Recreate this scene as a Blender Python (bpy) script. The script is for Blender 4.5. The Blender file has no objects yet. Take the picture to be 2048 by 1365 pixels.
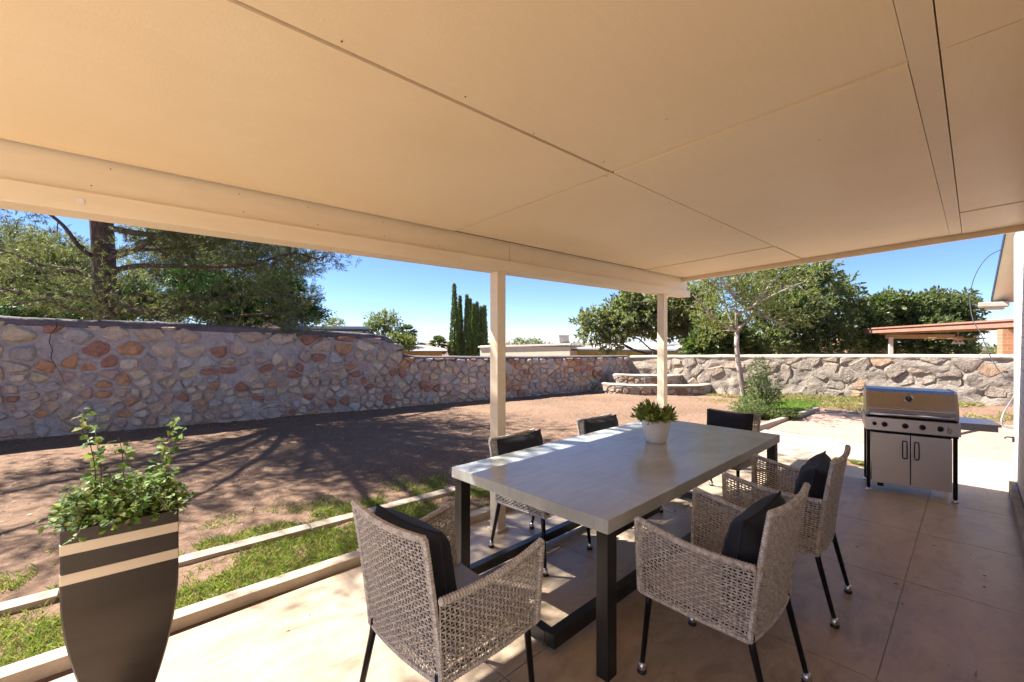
import bpy, bmesh, math, random
import numpy as np
from mathutils import Vector, Matrix, noise as mnoise

random.seed(7)
RNG = np.random.default_rng(11)
S = bpy.context.scene
COL = S.collection
PI = math.pi

# ------------------------------------------------------------------ camera
CAM_A = math.radians(44.2)
CAM_H = 1.6
FPX = 900.0                      # focal length in pixels of the 2048 px photo
SA, CA = math.sin(CAM_A), math.cos(CAM_A)
cd = bpy.data.cameras.new('camera')
cam = bpy.data.objects.new('camera', cd)
COL.objects.link(cam)
cam.location = (0, 0, CAM_H)
cam.rotation_euler = (PI / 2, 0, -CAM_A)
cd.sensor_width = 36.0
cd.lens = FPX / 2048 * 36.0
cd.shift_y = -7.5 / 2048
cd.clip_start = 0.05
cd.clip_end = 2000
S.camera = cam

# ------------------------------------------------------------------ light
LD = Vector((0.42, -0.72, -1.0)).normalized()        # the way sunlight travels
SUN_EL = math.asin(-LD.z)
w = bpy.data.worlds.new('World')
S.world = w
w.use_nodes = True
nt = w.node_tree
bg = nt.nodes['Background']
sky = nt.nodes.new('ShaderNodeTexSky')
sky.sky_type = 'NISHITA'
sky.sun_disc = False
sky.sun_elevation = SUN_EL
sky.sun_rotation = math.atan2(-LD.x, -LD.y)
sky.air_density = 1.0
sky.dust_density = 0.0
sky.ozone_density = 6.0
sky.altitude = 3000
tint = nt.nodes.new('ShaderNodeMix'); tint.data_type = 'RGBA'; tint.blend_type = 'MULTIPLY'
tint.inputs[0].default_value = 1.0; tint.inputs[7].default_value = (0.95, 0.96, 1.06, 1)
nt.links.new(sky.outputs[0], tint.inputs[6]); nt.links.new(tint.outputs[2], bg.inputs[0])
bg.inputs[1].default_value = 0.053
sl = bpy.data.lights.new('sun', 'SUN')
sl.energy = 4.3
sl.angle = math.radians(0.5)
sl.color = (1.0, 0.955, 0.88)
sun = bpy.data.objects.new('sun', sl)
COL.objects.link(sun)
sun.rotation_euler = LD.to_track_quat('-Z', 'Y').to_euler()
S.view_settings.view_transform = 'Standard'
S.view_settings.look = 'None'
S.view_settings.gamma = 1
S.view_settings.exposure = 1.97
S.render.engine = 'CYCLES'
S.cycles.max_bounces = 10
S.cycles.diffuse_bounces = 7
S.cycles.transparent_max_bounces = 8
S.cycles.use_denoising = True
S.cycles.caustics_reflective = False
S.cycles.caustics_refractive = False

# ------------------------------------------------------------------ place helpers
def W(x, d, z=0.0):
    """metres right of, and ahead of, the photographer -> world point"""
    return Vector((CA * x + SA * d, -SA * x + CA * d, z))
def G(px, py, z=0.0):
    d = (CAM_H - z) * FPX / (py - 675.0)
    return W((px - 1024) / FPX * d, d, z)
def D(px, py, d):
    return W((px - 1024) / FPX * d, d, CAM_H - (py - 675.0) / FPX * d)

# ------------------------------------------------------------------ objects
def tag(o, label=None, cat=None, group=None, kind=None):
    if label: o['label'] = label
    if cat: o['category'] = cat
    if group: o['group'] = group
    if kind: o['kind'] = kind
    return o
def empty(name, loc=(0, 0, 0), rz=0.0):
    o = bpy.data.objects.new(name, None)
    COL.objects.link(o)
    o.location = loc
    o.rotation_euler = (0, 0, rz)
    o.empty_display_size = 0.1
    return o
def copy_tree(o, parent=None):
    c = o.copy()
    COL.objects.link(c)
    c.parent = parent
    for ch in list(o.children):
        copy_tree(ch, c)
    return c

class MB:
    """collects shapes, then links them as one mesh object"""
    def __init__(s):
        s.v, s.f, s.m, s.sm = [], [], [], []
    def add(s, vs, fs, mi=0, smooth=False):
        b = len(s.v)
        s.v += [tuple(p) for p in vs]
        s.f += [tuple(b + i for i in f) for f in fs]
        s.m += [mi] * len(fs)
        s.sm += [smooth] * len(fs)
    def box(s, c, size, rz=0.0, mi=0, bev=0.0, M=None):
        bm = bmesh.new()
        bmesh.ops.create_cube(bm, size=1.0)
        for v in bm.verts:
            v.co = Vector((v.co.x * size[0], v.co.y * size[1], v.co.z * size[2]))
        if bev > 0:
            bmesh.ops.bevel(bm, geom=bm.edges[:], offset=bev, segments=2, profile=0.7, affect='EDGES')
        X = Matrix.Translation(c) @ Matrix.Rotation(rz, 4, 'Z')
        if M is not None: X = M @ X
        bm.verts.index_update()
        s.add([X @ v.co for v in bm.verts], [[v.index for v in f.verts] for f in bm.faces], mi)
        bm.free()
    def beam(s, a, b, wd, ht, mi=0, bev=0.0):
        """box running from a to b, wd wide and ht high about its axis"""
        a, b = Vector(a), Vector(b)
        d = b - a
        L = d.length
        x = d.normalized()
        up = Vector((0, 0, 1)) if abs(x.z) < 0.95 else Vector((1, 0, 0))
        y = up.cross(x).normalized()
        z = x.cross(y)
        R = Matrix((x, y, z)).transposed().to_4x4()
        s.box((0, 0, 0), (L, wd, ht), 0, mi, bev, Matrix.Translation((a + b) / 2) @ R)
    def tube(s, pts, r, n=8, mi=0, smooth=True, cap=True):
        pts = [Vector(p) for p in pts]
        rs = r if hasattr(r, '__len__') else [r] * len(pts)
        vs, fs = [], []
        t = (pts[1] - pts[0]).normalized()
        ref = Vector((0, 0, 1)) if abs(t.z) < 0.9 else Vector((1, 0, 0))
        y = ref.cross(t).normalized()
        for i, p in enumerate(pts):
            if i == 0: t = pts[1] - pts[0]
            elif i == len(pts) - 1: t = pts[-1] - pts[-2]
            else: t = pts[i + 1] - pts[i - 1]
            t = t.normalized() if t.length > 1e-9 else Vector((0, 0, 1))
            y = (y - t * y.dot(t))
            y = y.normalized() if y.length > 1e-6 else t.orthogonal().normalized()
            z = t.cross(y)
            for k in range(n):
                a = 2 * PI * k / n
                vs.append(p + (y * math.cos(a) + z * math.sin(a)) * rs[i])
        for i in range(len(pts) - 1):
            for k in range(n):
                a, b = i * n + k, i * n + (k + 1) % n
                fs.append((a, b, b + n, a + n))
        if cap:
            fs.append(tuple(reversed(range(n))))
            fs.append(tuple(range((len(pts) - 1) * n, len(pts) * n)))
        s.add(vs, fs, mi, smooth)
    def lathe(s, prof, c=(0, 0, 0), n=24, mi=0, smooth=True, M=None):
        vs, fs = [], []
        for (r, z) in prof:
            for k in range(n):
                a = 2 * PI * k / n
                p = Vector((r * math.cos(a), r * math.sin(a), z)) + Vector(c)
                vs.append(M @ p if M is not None else p)
        for i in range(len(prof) - 1):
            for k in range(n):
                a, b = i * n + k, i * n + (k + 1) % n
                fs.append((a, b, b + n, a + n))
        s.add(vs, fs, mi, smooth)
    def prism(s, poly, z0, z1, mi=0, M=None):
        """extrude a plan polygon (counter-clockwise) from z0 to z1"""
        n = len(poly)
        vs = [Vector((p[0], p[1], z0)) for p in poly] + [Vector((p[0], p[1], z1)) for p in poly]
        if M is not None: vs = [M @ v for v in vs]
        fs = [tuple(reversed(range(n))), tuple(range(n, 2 * n))]
        fs += [(i, (i + 1) % n, n + (i + 1) % n, n + i) for i in range(n)]
        s.add(vs, fs, mi)
    def build(s, name, mats, parent=None, loc=None, rz=0.0):
        me = bpy.data.meshes.new(name)
        me.from_pydata(s.v, [], s.f)
        for m in (mats if isinstance(mats, (list, tuple)) else [mats]):
            me.materials.append(m)
        me.polygons.foreach_set('material_index', s.m)
        me.polygons.foreach_set('use_smooth', s.sm)
        me.update()
        o = bpy.data.objects.new(name, me)
        COL.objects.link(o)
        o.parent = parent
        if loc is not None: o.location = loc
        o.rotation_euler = (0, 0, rz)
        return o

def np_mesh(name, V, F, mat, parent=None, k=4, smooth=False):
    """V (n,3), F (m,k) arrays -> one object, fast"""
    me = bpy.data.meshes.new(name)
    me.vertices.add(len(V))
    me.vertices.foreach_set('co', np.ascontiguousarray(V, dtype=np.float32).ravel())
    me.loops.add(F.size)
    me.loops.foreach_set('vertex_index', np.ascontiguousarray(F, dtype=np.int32).ravel())
    me.polygons.add(len(F))
    me.polygons.foreach_set('loop_start', np.arange(0, F.size, k, dtype=np.int32))
    me.polygons.foreach_set('loop_total', np.full(len(F), k, dtype=np.int32))
    if smooth: me.polygons.foreach_set('use_smooth', np.ones(len(F), dtype=bool))
    me.materials.append(mat)
    me.update(calc_edges=True)
    me.validate()
    o = bpy.data.objects.new(name, me)
    COL.objects.link(o)
    o.parent = parent
    return o

# ------------------------------------------------------------------ materials
def new_mat(name):
    m = bpy.data.materials.new(name)
    m.use_nodes = True
    n = m.node_tree
    return m, n, n.nodes['Principled BSDF']
def ramp(n, stops, src, interp='LINEAR'):
    r = n.nodes.new('ShaderNodeValToRGB')
    r.color_ramp.interpolation = interp
    e = r.color_ramp.elements
    while len(e) > 1: e.remove(e[-1])
    e[0].position = stops[0][0]; e[0].color = (*stops[0][1], 1)
    for p, c in stops[1:]:
        k = e.new(p); k.color = (*c, 1)
    n.links.new(src, r.inputs[0])
    return r.outputs[0]
def coords(n, scale=(1, 1, 1), obj=False):
    if obj:
        t = n.nodes.new('ShaderNodeTexCoord'); src = t.outputs['Object']
    else:
        t = n.nodes.new('ShaderNodeNewGeometry'); src = t.outputs['Position']
    mp = n.nodes.new('ShaderNodeMapping')
    mp.inputs['Scale'].default_value = scale
    n.links.new(src, mp.inputs[0])
    return mp.outputs[0]
def noise_tex(n, vec, scale, detail=5, rough=0.55, dist=0.0):
    t = n.nodes.new('ShaderNodeTexNoise')
    t.inputs['Scale'].default_value = scale
    t.inputs['Detail'].default_value = detail
    t.inputs['Roughness'].default_value = rough
    t.inputs['Distortion'].default_value = dist
    n.links.new(vec, t.inputs['Vector'])
    return t.outputs['Fac']
def mixc(n, fac, a, b, mode='MIX'):
    x = n.nodes.new('ShaderNodeMix'); x.data_type = 'RGBA'; x.blend_type = mode
    for sock, val in ((x.inputs[0], fac), (x.inputs[6], a), (x.inputs[7], b)):
        if isinstance(val, (int, float)): sock.default_value = val
        elif isinstance(val, tuple): sock.default_value = (*val, 1)
        else: n.links.new(val, sock)
    return x.outputs[2]
def bump(n, b, h, strength, dist=0.01, prev=None):
    k = n.nodes.new('ShaderNodeBump')
    k.inputs['Strength'].default_value = strength
    k.inputs['Distance'].default_value = dist
    n.links.new(h, k.inputs['Height'])
    if prev is not None: n.links.new(prev, k.inputs['Normal'])
    n.links.new(k.outputs[0], b.inputs['Normal'])
    return k.outputs[0]

def simple(name, c1, c2=None, scale=8, rough=0.6, metal=0.0, bs=0.0, bscale=60, bdist=0.004, stretch=(1, 1, 1), obj=True, spec=0.5, coat=0.0):
    m, n, b = new_mat(name)
    v = coords(n, stretch, obj)
    c2 = c2 or tuple(x * 0.8 for x in c1)
    f = noise_tex(n, v, scale, 6, 0.6)
    n.links.new(ramp(n, [(0.3, c2), (0.7, c1)], f), b.inputs['Base Color'])
    b.inputs['Roughness'].default_value = rough
    b.inputs['Metallic'].default_value = metal
    b.inputs['Specular IOR Level'].default_value = spec
    b.inputs['Coat Weight'].default_value = coat
    if bs > 0: bump(n, b, noise_tex(n, v, bscale, 4), bs, bdist)
    return m

def leaf_mat(name, cols, rough=0.5, trans=0.35):
    m, n, b = new_mat(name)
    g = n.nodes.new('ShaderNodeNewGeometry')
    st = [(i / max(1, len(cols) - 1), c) for i, c in enumerate(cols)]
    c = ramp(n, st, g.outputs['Random Per Island'])
    n.links.new(c, b.inputs['Base Color'])
    b.inputs['Roughness'].default_value = rough
    b.inputs['Specular IOR Level'].default_value = 0.3
    tr = n.nodes.new('ShaderNodeBsdfTranslucent')
    n.links.new(mixc(n, 1.0, c, (1.3, 1.35, 0.7), 'MULTIPLY'), tr.inputs[0])
    mx = n.nodes.new('ShaderNodeMixShader'); mx.inputs[0].default_value = trans
    n.links.new(b.outputs[0], mx.inputs[1]); n.links.new(tr.outputs[0], mx.inputs[2])
    n.links.new(mx.outputs[0], n.nodes['Material Output'].inputs[0])
    return m

# painted board ceiling: cream paint, faint stipple and soft blotches
def ceiling_mat():
    m, n, b = new_mat('cream_ceiling_paint')
    v = coords(n)
    f = noise_tex(n, v, 1.1, 4, 0.6, 0.5)
    f2 = noise_tex(n, coords(n, (3, 30, 3)), 2.0, 4, 0.7)
    c = ramp(n, [(0.25, (0.81, 0.665, 0.455)), (0.75, (0.88, 0.74, 0.53))], f)
    c = mixc(n, 0.06, c, ramp(n, [(0.3, (0.5, 0.36, 0.22)), (0.7, (0.95, 0.8, 0.6))], f2))
    spot = noise_tex(n, v, 11, 2, 0.4)
    sp = ramp(n, [(0.80, (0, 0, 0)), (0.83, (1, 1, 1))], spot)
    c = mixc(n, sp, c, (0.35, 0.26, 0.17))
    n.links.new(c, b.inputs['Base Color'])
    b.inputs['Roughness'].default_value = 0.42
    bump(n, b, noise_tex(n, v, 130, 3, 0.6), 0.25, 0.003)
    return m
def trim_mat():
    m, n, b = new_mat('cream_trim_paint')
    v = coords(n, (1, 1, 5))
    c = ramp(n, [(0.3, (0.76, 0.64, 0.46)), (0.7, (0.84, 0.72, 0.55))], noise_tex(n, v, 2.5, 6, 0.65))
    n.links.new(c, b.inputs['Base Color'])
    b.inputs['Roughness'].default_value = 0.45
    bump(n, b, noise_tex(n, coords(n, (3, 3, 30)), 6, 4, 0.6), 0.2, 0.003)
    return m
def concrete_mat(name, pale, mid, dark, gloss=0.5):
    m, n, b = new_mat(name)
    v = coords(n)
    big = noise_tex(n, v, 0.9, 5, 0.6, 1.2)
    med = noise_tex(n, coords(n, (1, 2.6, 1)), 3.2, 7, 0.65, 0.8)
    c = ramp(n, [(0.28, dark), (0.5, mid), (0.72, pale)], big)
    c = mixc(n, 0.5, c, ramp(n, [(0.32, dark), (0.68, pale)], med))
    stain = noise_tex(n, coords(n, (0.8, 1.3, 1)), 2.1, 8, 0.7, 2.5)
    c = mixc(n, 0.55, c, ramp(n, [(0.36, (0.62, 0.60, 0.60)), (0.5, (1, 1, 1)), (0.66, (1.12, 1.1, 1.05))], stain), 'MULTIPLY')
    pink = ramp(n, [(0.50, (0, 0, 0)), (0.75, (1, 1, 1))], noise_tex(n, v, 0.6, 4, 0.6, 2.0))
    c = mixc(n, mixc(n, 0.45, (0, 0, 0), pink), c, (pale[0], pale[1] * 0.84, pale[2] * 0.78))
    chips = ramp(n, [(0.735, (0, 0, 0)), (0.76, (1, 1, 1))], noise_tex(n, coords(n, (1, 3.5, 1)), 9, 5, 0.7))
    c = mixc(n, mixc(n, 0.6, (0, 0, 0), chips), c, tuple(x * 0.42 for x in dark))
    n.links.new(c, b.inputs['Base Color'])
    r = n.nodes.new('ShaderNodeMapRange')
    r.inputs[3].default_value = gloss - 0.12; r.inputs[4].default_value = gloss + 0.2
    n.links.new(med, r.inputs[0]); n.links.new(r.outputs[0], b.inputs['Roughness'])
    k = bump(n, b, noise_tex(n, coords(n, (1, 2.2, 1)), 5, 6, 0.65), 0.25, 0.02)
    bump(n, b, noise_tex(n, v, 90, 4, 0.6), 0.22, 0.003, k)
    return m
def dirt_mat():
    m, n, b = new_mat('bare_reddish_dirt')
    v = coords(n)
    c = ramp(n, [(0.30, (0.13, 0.08, 0.053)), (0.52, (0.225, 0.135, 0.088)), (0.74, (0.32, 0.20, 0.132))], noise_tex(n, v, 0.75, 7, 0.62, 0.6))
    fine = ramp(n, [(0.3, (0.13, 0.08, 0.055)), (0.7, (0.42, 0.28, 0.19))], noise_tex(n, v, 22, 8, 0.72))
    c = mixc(n, 0.45, c, fine)
    grit = ramp(n, [(0.70, (0, 0, 0)), (0.74, (1, 1, 1))], noise_tex(n, v, 75, 3, 0.6))
    c = mixc(n, grit, c, (0.50, 0.37, 0.27))
    n.links.new(c, b.inputs['Base Color'])
    b.inputs['Roughness'].default_value = 0.95
    b.inputs['Specular IOR Level'].default_value = 0.15
    k = bump(n, b, noise_tex(n, v, 7, 8, 0.72), 0.9, 0.06)
    bump(n, b, noise_tex(n, v, 45, 6, 0.7), 0.6, 0.012, k)
    return m
def stone_mats(tag_, stones, mortar, srough=0.85):
    m, n, b = new_mat('rubble_stone_' + tag_)
    g = n.nodes.new('ShaderNodeNewGeometry')
    st = [(i / len(stones), c) for i, c in enumerate(stones)]
    c = ramp(n, st, g.outputs['Random Per Island'], 'CONSTANT')
    v = coords(n)
    f = noise_tex(n, v, 9, 7, 0.68, 1.0)
    c = mixc(n, 0.75, c, ramp(n, [(0.28, (0.42, 0.36, 0.34)), (0.5, (0.92, 0.9, 0.88)), (0.75, (1.3, 1.22, 1.12))], f), 'MULTIPLY')
    n.links.new(c, b.inputs['Base Color'])
    b.inputs['Roughness'].default_value = srough
    k = bump(n, b, noise_tex(n, v, 16, 8, 0.7, 0.8), 1.0, 0.05)
    bump(n, b, noise_tex(n, v, 110, 3, 0.6), 0.3, 0.004, k)
    m2, n2, b2 = new_mat('wall_mortar_' + tag_)
    v2 = coords(n2)
    f2 = noise_tex(n2, v2, 5, 7, 0.66, 1.3)
    n2.links.new(ramp(n2, [(0.25, tuple(x * 0.55 for x in mortar)), (0.5, mortar), (0.78, tuple(x * 1.4 for x in mortar))], f2), b2.inputs['Base Color'])
    b2.inputs['Roughness'].default_value = 0.92
    k = bump(n2, b2, noise_tex(n2, coords(n2, (1, 1, 1.8)), 8, 7, 0.68, 0.8), 0.9, 0.04)
    bump(n2, b2, noise_tex(n2, v2, 90, 4, 0.6), 0.35, 0.004, k)
    return m, m2
def brick_mat(name, c1, c2, mort, wd=0.4, ht=0.1, ms=0.006, axis='x'):
    m, n, b = new_mat(name)
    g = n.nodes.new('ShaderNodeNewGeometry')
    sp = n.nodes.new('ShaderNodeSeparateXYZ'); n.links.new(g.outputs['Position'], sp.inputs[0])
    cb = n.nodes.new('ShaderNodeCombineXYZ')
    ad = n.nodes.new('ShaderNodeMath'); ad.operation = 'ADD'
    n.links.new(sp.outputs[0], ad.inputs[0]); n.links.new(sp.outputs[1], ad.inputs[1])
    n.links.new(ad.outputs[0], cb.inputs[0]); n.links.new(sp.outputs[2], cb.inputs[1])
    t = n.nodes.new('ShaderNodeTexBrick')
    t.inputs['Scale'].default_value = 1.0
    t.inputs['Brick Width'].default_value = wd; t.inputs['Row Height'].default_value = ht
    t.inputs['Mortar Size'].default_value = ms; t.inputs['Mortar Smooth'].default_value = 0.2
    t.inputs['Color1'].default_value = (*c1, 1); t.inputs['Color2'].default_value = (*c2, 1); t.inputs['Mortar'].default_value = (*mort, 1)
    n.links.new(cb.outputs[0], t.inputs['Vector'])
    v = coords(n)
    c = mixc(n, 0.35, t.outputs['Color'], ramp(n, [(0.3, (0.75, 0.72, 0.7)), (0.7, (1.1, 1.1, 1.1))], noise_tex(n, v, 14, 5, 0.65)), 'MULTIPLY')
    n.links.new(c, b.inputs['Base Color'])
    b.inputs['Roughness'].default_value = 0.8
    inv = n.nodes.new('ShaderNodeMath'); inv.operation = 'SUBTRACT'; inv.inputs[0].default_value = 1
    n.links.new(t.outputs['Fac'], inv.inputs[1])
    k = bump(n, b, inv.outputs[0], 0.9, 0.012)
    bump(n, b, noise_tex(n, v, 60, 4, 0.6), 0.25, 0.004, k)
    return m

M = {}
M['ceil'] = ceiling_mat()
M['trim'] = trim_mat()
M['patio'] = concrete_mat('patio_concrete', (0.56, 0.44, 0.315), (0.44, 0.335, 0.235), (0.31, 0.23, 0.16), 0.33)
M['walk'] = concrete_mat('walk_concrete', (0.52, 0.43, 0.34), (0.45, 0.36, 0.28), (0.36, 0.28, 0.215), 0.6)
M['pink'] = concrete_mat('pink_concrete', (0.50, 0.33, 0.25), (0.43, 0.27, 0.205), (0.34, 0.21, 0.155), 0.65)
M['curb'] = simple('curb_concrete', (0.47, 0.385, 0.29), (0.34, 0.27, 0.20), 5, 0.8, bs=0.5, bscale=40, bdist=0.01, obj=False)
M['dirt'] = dirt_mat()
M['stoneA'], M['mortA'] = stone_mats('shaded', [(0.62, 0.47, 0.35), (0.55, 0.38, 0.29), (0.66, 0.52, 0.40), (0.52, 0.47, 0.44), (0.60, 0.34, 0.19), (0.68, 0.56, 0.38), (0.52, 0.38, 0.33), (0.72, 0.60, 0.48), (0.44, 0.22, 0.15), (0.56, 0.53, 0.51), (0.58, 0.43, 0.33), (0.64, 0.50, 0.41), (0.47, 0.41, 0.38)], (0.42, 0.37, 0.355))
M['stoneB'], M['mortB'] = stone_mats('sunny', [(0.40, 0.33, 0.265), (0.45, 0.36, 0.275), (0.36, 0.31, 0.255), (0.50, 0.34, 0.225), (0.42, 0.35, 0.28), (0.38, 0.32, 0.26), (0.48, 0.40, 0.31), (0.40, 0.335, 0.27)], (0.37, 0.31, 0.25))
M['whitebrick'] = brick_mat('white_painted_brick', (0.80, 0.76, 0.70), (0.74, 0.70, 0.64), (0.58, 0.53, 0.47), 0.4, 0.10)
M['orangebrick'] = brick_mat('orange_brick', (0.50, 0.22, 0.12), (0.42, 0.18, 0.10), (0.45, 0.36, 0.28), 0.24, 0.085)
M['bark'] = simple('pine_bark', (0.16, 0.11, 0.09), (0.05, 0.035, 0.03), 14, 0.95, bs=1.0, bscale=20, bdist=0.05, stretch=(1, 1, 0.35))
M['palebark'] = simple('pale_bark', (0.42, 0.36, 0.31), (0.24, 0.19, 0.16), 9, 0.9, bs=0.5, bscale=30, bdist=0.01, stretch=(1, 1, 0.3))
M['darkbark'] = simple('dark_bark', (0.13, 0.10, 0.08), (0.06, 0.045, 0.04), 9, 0.95, bs=0.6, bscale=25, bdist=0.02)
M['pine'] = leaf_mat('pine_needles', [(0.07, 0.10, 0.035), (0.14, 0.165, 0.065), (0.22, 0.22, 0.115), (0.09, 0.125, 0.045), (0.27, 0.225, 0.15)], 0.5, 0.4)
M['juniper'] = leaf_mat('juniper_needles', [(0.025, 0.06, 0.016), (0.045, 0.10, 0.022), (0.03, 0.08, 0.018), (0.08, 0.14, 0.035)], 0.5, 0.25)
M['oak'] = leaf_mat('grey_green_leaves', [(0.09, 0.12, 0.05), (0.16, 0.18, 0.085), (0.27, 0.28, 0.17), (0.11, 0.14, 0.055)], 0.45, 0.5)
M['deep'] = leaf_mat('deep_green_leaves', [(0.055, 0.085, 0.03), (0.105, 0.145, 0.05), (0.20, 0.225, 0.11), (0.065, 0.105, 0.035), (0.27, 0.25, 0.17)], 0.4, 0.5)
M['bright'] = leaf_mat('bright_green_leaves', [(0.055, 0.105, 0.025), (0.10, 0.155, 0.04), (0.18, 0.21, 0.075), (0.05, 0.09, 0.025), (0.26, 0.23, 0.12)], 0.45, 0.3)
M['thin'] = leaf_mat('thin_yellow_leaves', [(0.20, 0.22, 0.07), (0.13, 0.18, 0.05), (0.28, 0.26, 0.10), (0.09, 0.15, 0.04)], 0.5, 0.35)
M['shrub'] = leaf_mat('grey_shrub_leaves', [(0.15, 0.21, 0.09), (0.20, 0.26, 0.12), (0.11, 0.17, 0.06), (0.27, 0.28, 0.16)], 0.5, 0.5)
M['cypress'] = leaf_mat('cypress_sprays', [(0.045, 0.10, 0.025), (0.09, 0.15, 0.04), (0.17, 0.175, 0.085), (0.06, 0.125, 0.03)], 0.55, 0.3)
M['palm'] = leaf_mat('palm_fronds', [(0.10, 0.15, 0.05), (0.18, 0.20, 0.10), (0.07, 0.11, 0.035), (0.24, 0.22, 0.14)], 0.4, 0.25)
M['ivy'] = leaf_mat('ivy_leaves', [(0.07, 0.15, 0.025), (0.15, 0.25, 0.045), (0.26, 0.33, 0.09), (0.045, 0.10, 0.02), (0.10, 0.19, 0.035), (0.33, 0.30, 0.12)], 0.6, 0.28)
M['potleaf'] = leaf_mat('pot_plant_leaves', [(0.12, 0.20, 0.04), (0.30, 0.36, 0.08), (0.45, 0.46, 0.16), (0.08, 0.14, 0.03), (0.20, 0.29, 0.06)], 0.55, 0.35)
M['grass'] = leaf_mat('grass_blades', [(0.13, 0.22, 0.04), (0.18, 0.27, 0.055), (0.27, 0.30, 0.09), (0.10, 0.17, 0.03), (0.36, 0.32, 0.15), (0.40, 0.34, 0.20)], 0.6, 0.35)
M['lawn'] = leaf_mat('lawn_blades', [(0.13, 0.26, 0.035), (0.19, 0.32, 0.055), (0.11, 0.21, 0.03), (0.28, 0.30, 0.09)], 0.6, 0.35)
M['dry'] = leaf_mat('dry_grass_blades', [(0.34, 0.28, 0.12), (0.26, 0.26, 0.09), (0.42, 0.34, 0.18), (0.18, 0.24, 0.06)], 0.7, 0.3)
M['wicker'] = simple('grey_wicker', (0.66, 0.62, 0.585), (0.27, 0.245, 0.23), 55, 0.55, bs=0.3, bscale=200, bdist=0.001)
M['blackmetal'] = simple('black_metal', (0.018, 0.018, 0.022), (0.011, 0.011, 0.014), 6, 0.32, 0.6)
M['chrome'] = simple('foot_metal', (0.75, 0.75, 0.76), (0.6, 0.6, 0.62), 6, 0.25, 1.0)
M['rubber'] = simple('black_rubber', (0.02, 0.02, 0.02), None, 6, 0.7)
M['blackfab'] = simple('black_velvet', (0.012, 0.013, 0.02), (0.007, 0.008, 0.013), 5, 0.75, bs=0.3, bscale=350, bdist=0.001)
M['greyfab'] = simple('blue_grey_vinyl', (0.17, 0.18, 0.23), (0.13, 0.14, 0.185), 4, 0.42, bs=0.1, bscale=200, bdist=0.001)
M['frame'] = simple('dark_bronze_steel', (0.045, 0.042, 0.043), (0.03, 0.028, 0.029), 5, 0.38, 0.55, bs=0.05, bscale=120, bdist=0.001)
M['steel'] = simple('brushed_steel', (0.78, 0.72, 0.68), (0.70, 0.65, 0.61), 4, 0.36, 1.0, bs=0.05, bscale=50, bdist=0.001, stretch=(0.4, 0.4, 60))
M['steelmid'] = simple('control_panel_steel', (0.62, 0.55, 0.50), (0.54, 0.48, 0.43), 3, 0.33, 1.0, bs=0.05, bscale=50, bdist=0.001, stretch=(60, 0.4, 0.4))
M['steeldark'] = simple('smoked_steel', (0.56, 0.50, 0.45), (0.48, 0.43, 0.38), 3, 0.26, 1.0, bs=0.05, bscale=50, bdist=0.001, stretch=(60, 0.4, 0.4))
M['porcelain'] = simple('white_glazed_pot', (0.80, 0.76, 0.73), (0.72, 0.68, 0.65), 3, 0.35, bs=0.08, bscale=80)
M['soil'] = simple('potting_soil', (0.04, 0.028, 0.02), (0.015, 0.011, 0.009), 30, 0.95, bs=0.8, bscale=50, bdist=0.01)
M['bronze'] = simple('bronze_planter', (0.06, 0.05, 0.045), (0.045, 0.037, 0.033), 2, 0.36, 0.55, bs=0.06, bscale=150, bdist=0.001, stretch=(1, 1, 6))
M['band'] = simple('champagne_band', (0.66, 0.57, 0.45), (0.58, 0.49, 0.38), 3, 0.4, 0.3, bs=0.05, bscale=150, bdist=0.001, stretch=(1, 1, 8))
M['crack'] = simple('crack_shadowed_gap', (0.02, 0.018, 0.018), None, 5, 0.95)
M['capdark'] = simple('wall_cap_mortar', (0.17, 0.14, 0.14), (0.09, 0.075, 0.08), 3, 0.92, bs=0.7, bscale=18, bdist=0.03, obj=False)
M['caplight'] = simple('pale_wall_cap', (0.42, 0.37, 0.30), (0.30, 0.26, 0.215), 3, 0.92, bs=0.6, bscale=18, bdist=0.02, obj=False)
M['redfascia'] = simple('red_brown_paint', (0.38, 0.19, 0.135), (0.30, 0.145, 0.10), 4, 0.6, obj=False)
M['tanwood'] = simple('tan_painted_wood', (0.60, 0.40, 0.22), (0.48, 0.31, 0.17), 4, 0.6, obj=False)
M['cream'] = simple('cream_stucco', (0.66, 0.62, 0.47), (0.58, 0.54, 0.41), 3, 0.9, bs=0.3, bscale=50, obj=False)
M['ochre'] = simple('ochre_stucco', (0.50, 0.33, 0.08), (0.42, 0.27, 0.07), 3, 0.9, obj=False)
M['olive'] = simple('olive_stucco', (0.34, 0.31, 0.12), (0.28, 0.25, 0.10), 3, 0.9, obj=False)
M['whiteroof'] = simple('white_roof_coating', (0.74, 0.70, 0.66), (0.62, 0.58, 0.55), 2, 0.6, obj=False)
M['greyroof'] = simple('grey_shingle', (0.34, 0.30, 0.27), (0.27, 0.24, 0.22), 12, 0.9, bs=0.4, bscale=40, obj=False)
M['bluewall'] = simple('pale_blue_siding', (0.42, 0.52, 0.56), (0.36, 0.45, 0.49), 3, 0.8, obj=False)
M['darkroof'] = simple('dark_roof_edge', (0.06, 0.065, 0.075), None, 3, 0.6, obj=False)
M['soffit'] = simple('beige_soffit', (0.80, 0.74, 0.64), (0.74, 0.68, 0.58), 3, 0.7, obj=False)
M['navy'] = simple('navy_gutter_paint', (0.03, 0.04, 0.08), None, 3, 0.45, obj=False)
M['acmetal'] = simple('cooler_sheet_metal', (0.50, 0.47, 0.42), (0.40, 0.37, 0.33), 5, 0.55, 0.3, obj=False)
M['cable'] = simple('dark_cable', (0.05, 0.045, 0.05), None, 5, 0.6)
M['greyhose'] = simple('pale_grey_hose', (0.5, 0.5, 0.52), None, 5, 0.5)
M['green'] = simple('green_roof_paint', (0.05, 0.20, 0.14), None, 3, 0.6, obj=False)

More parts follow.
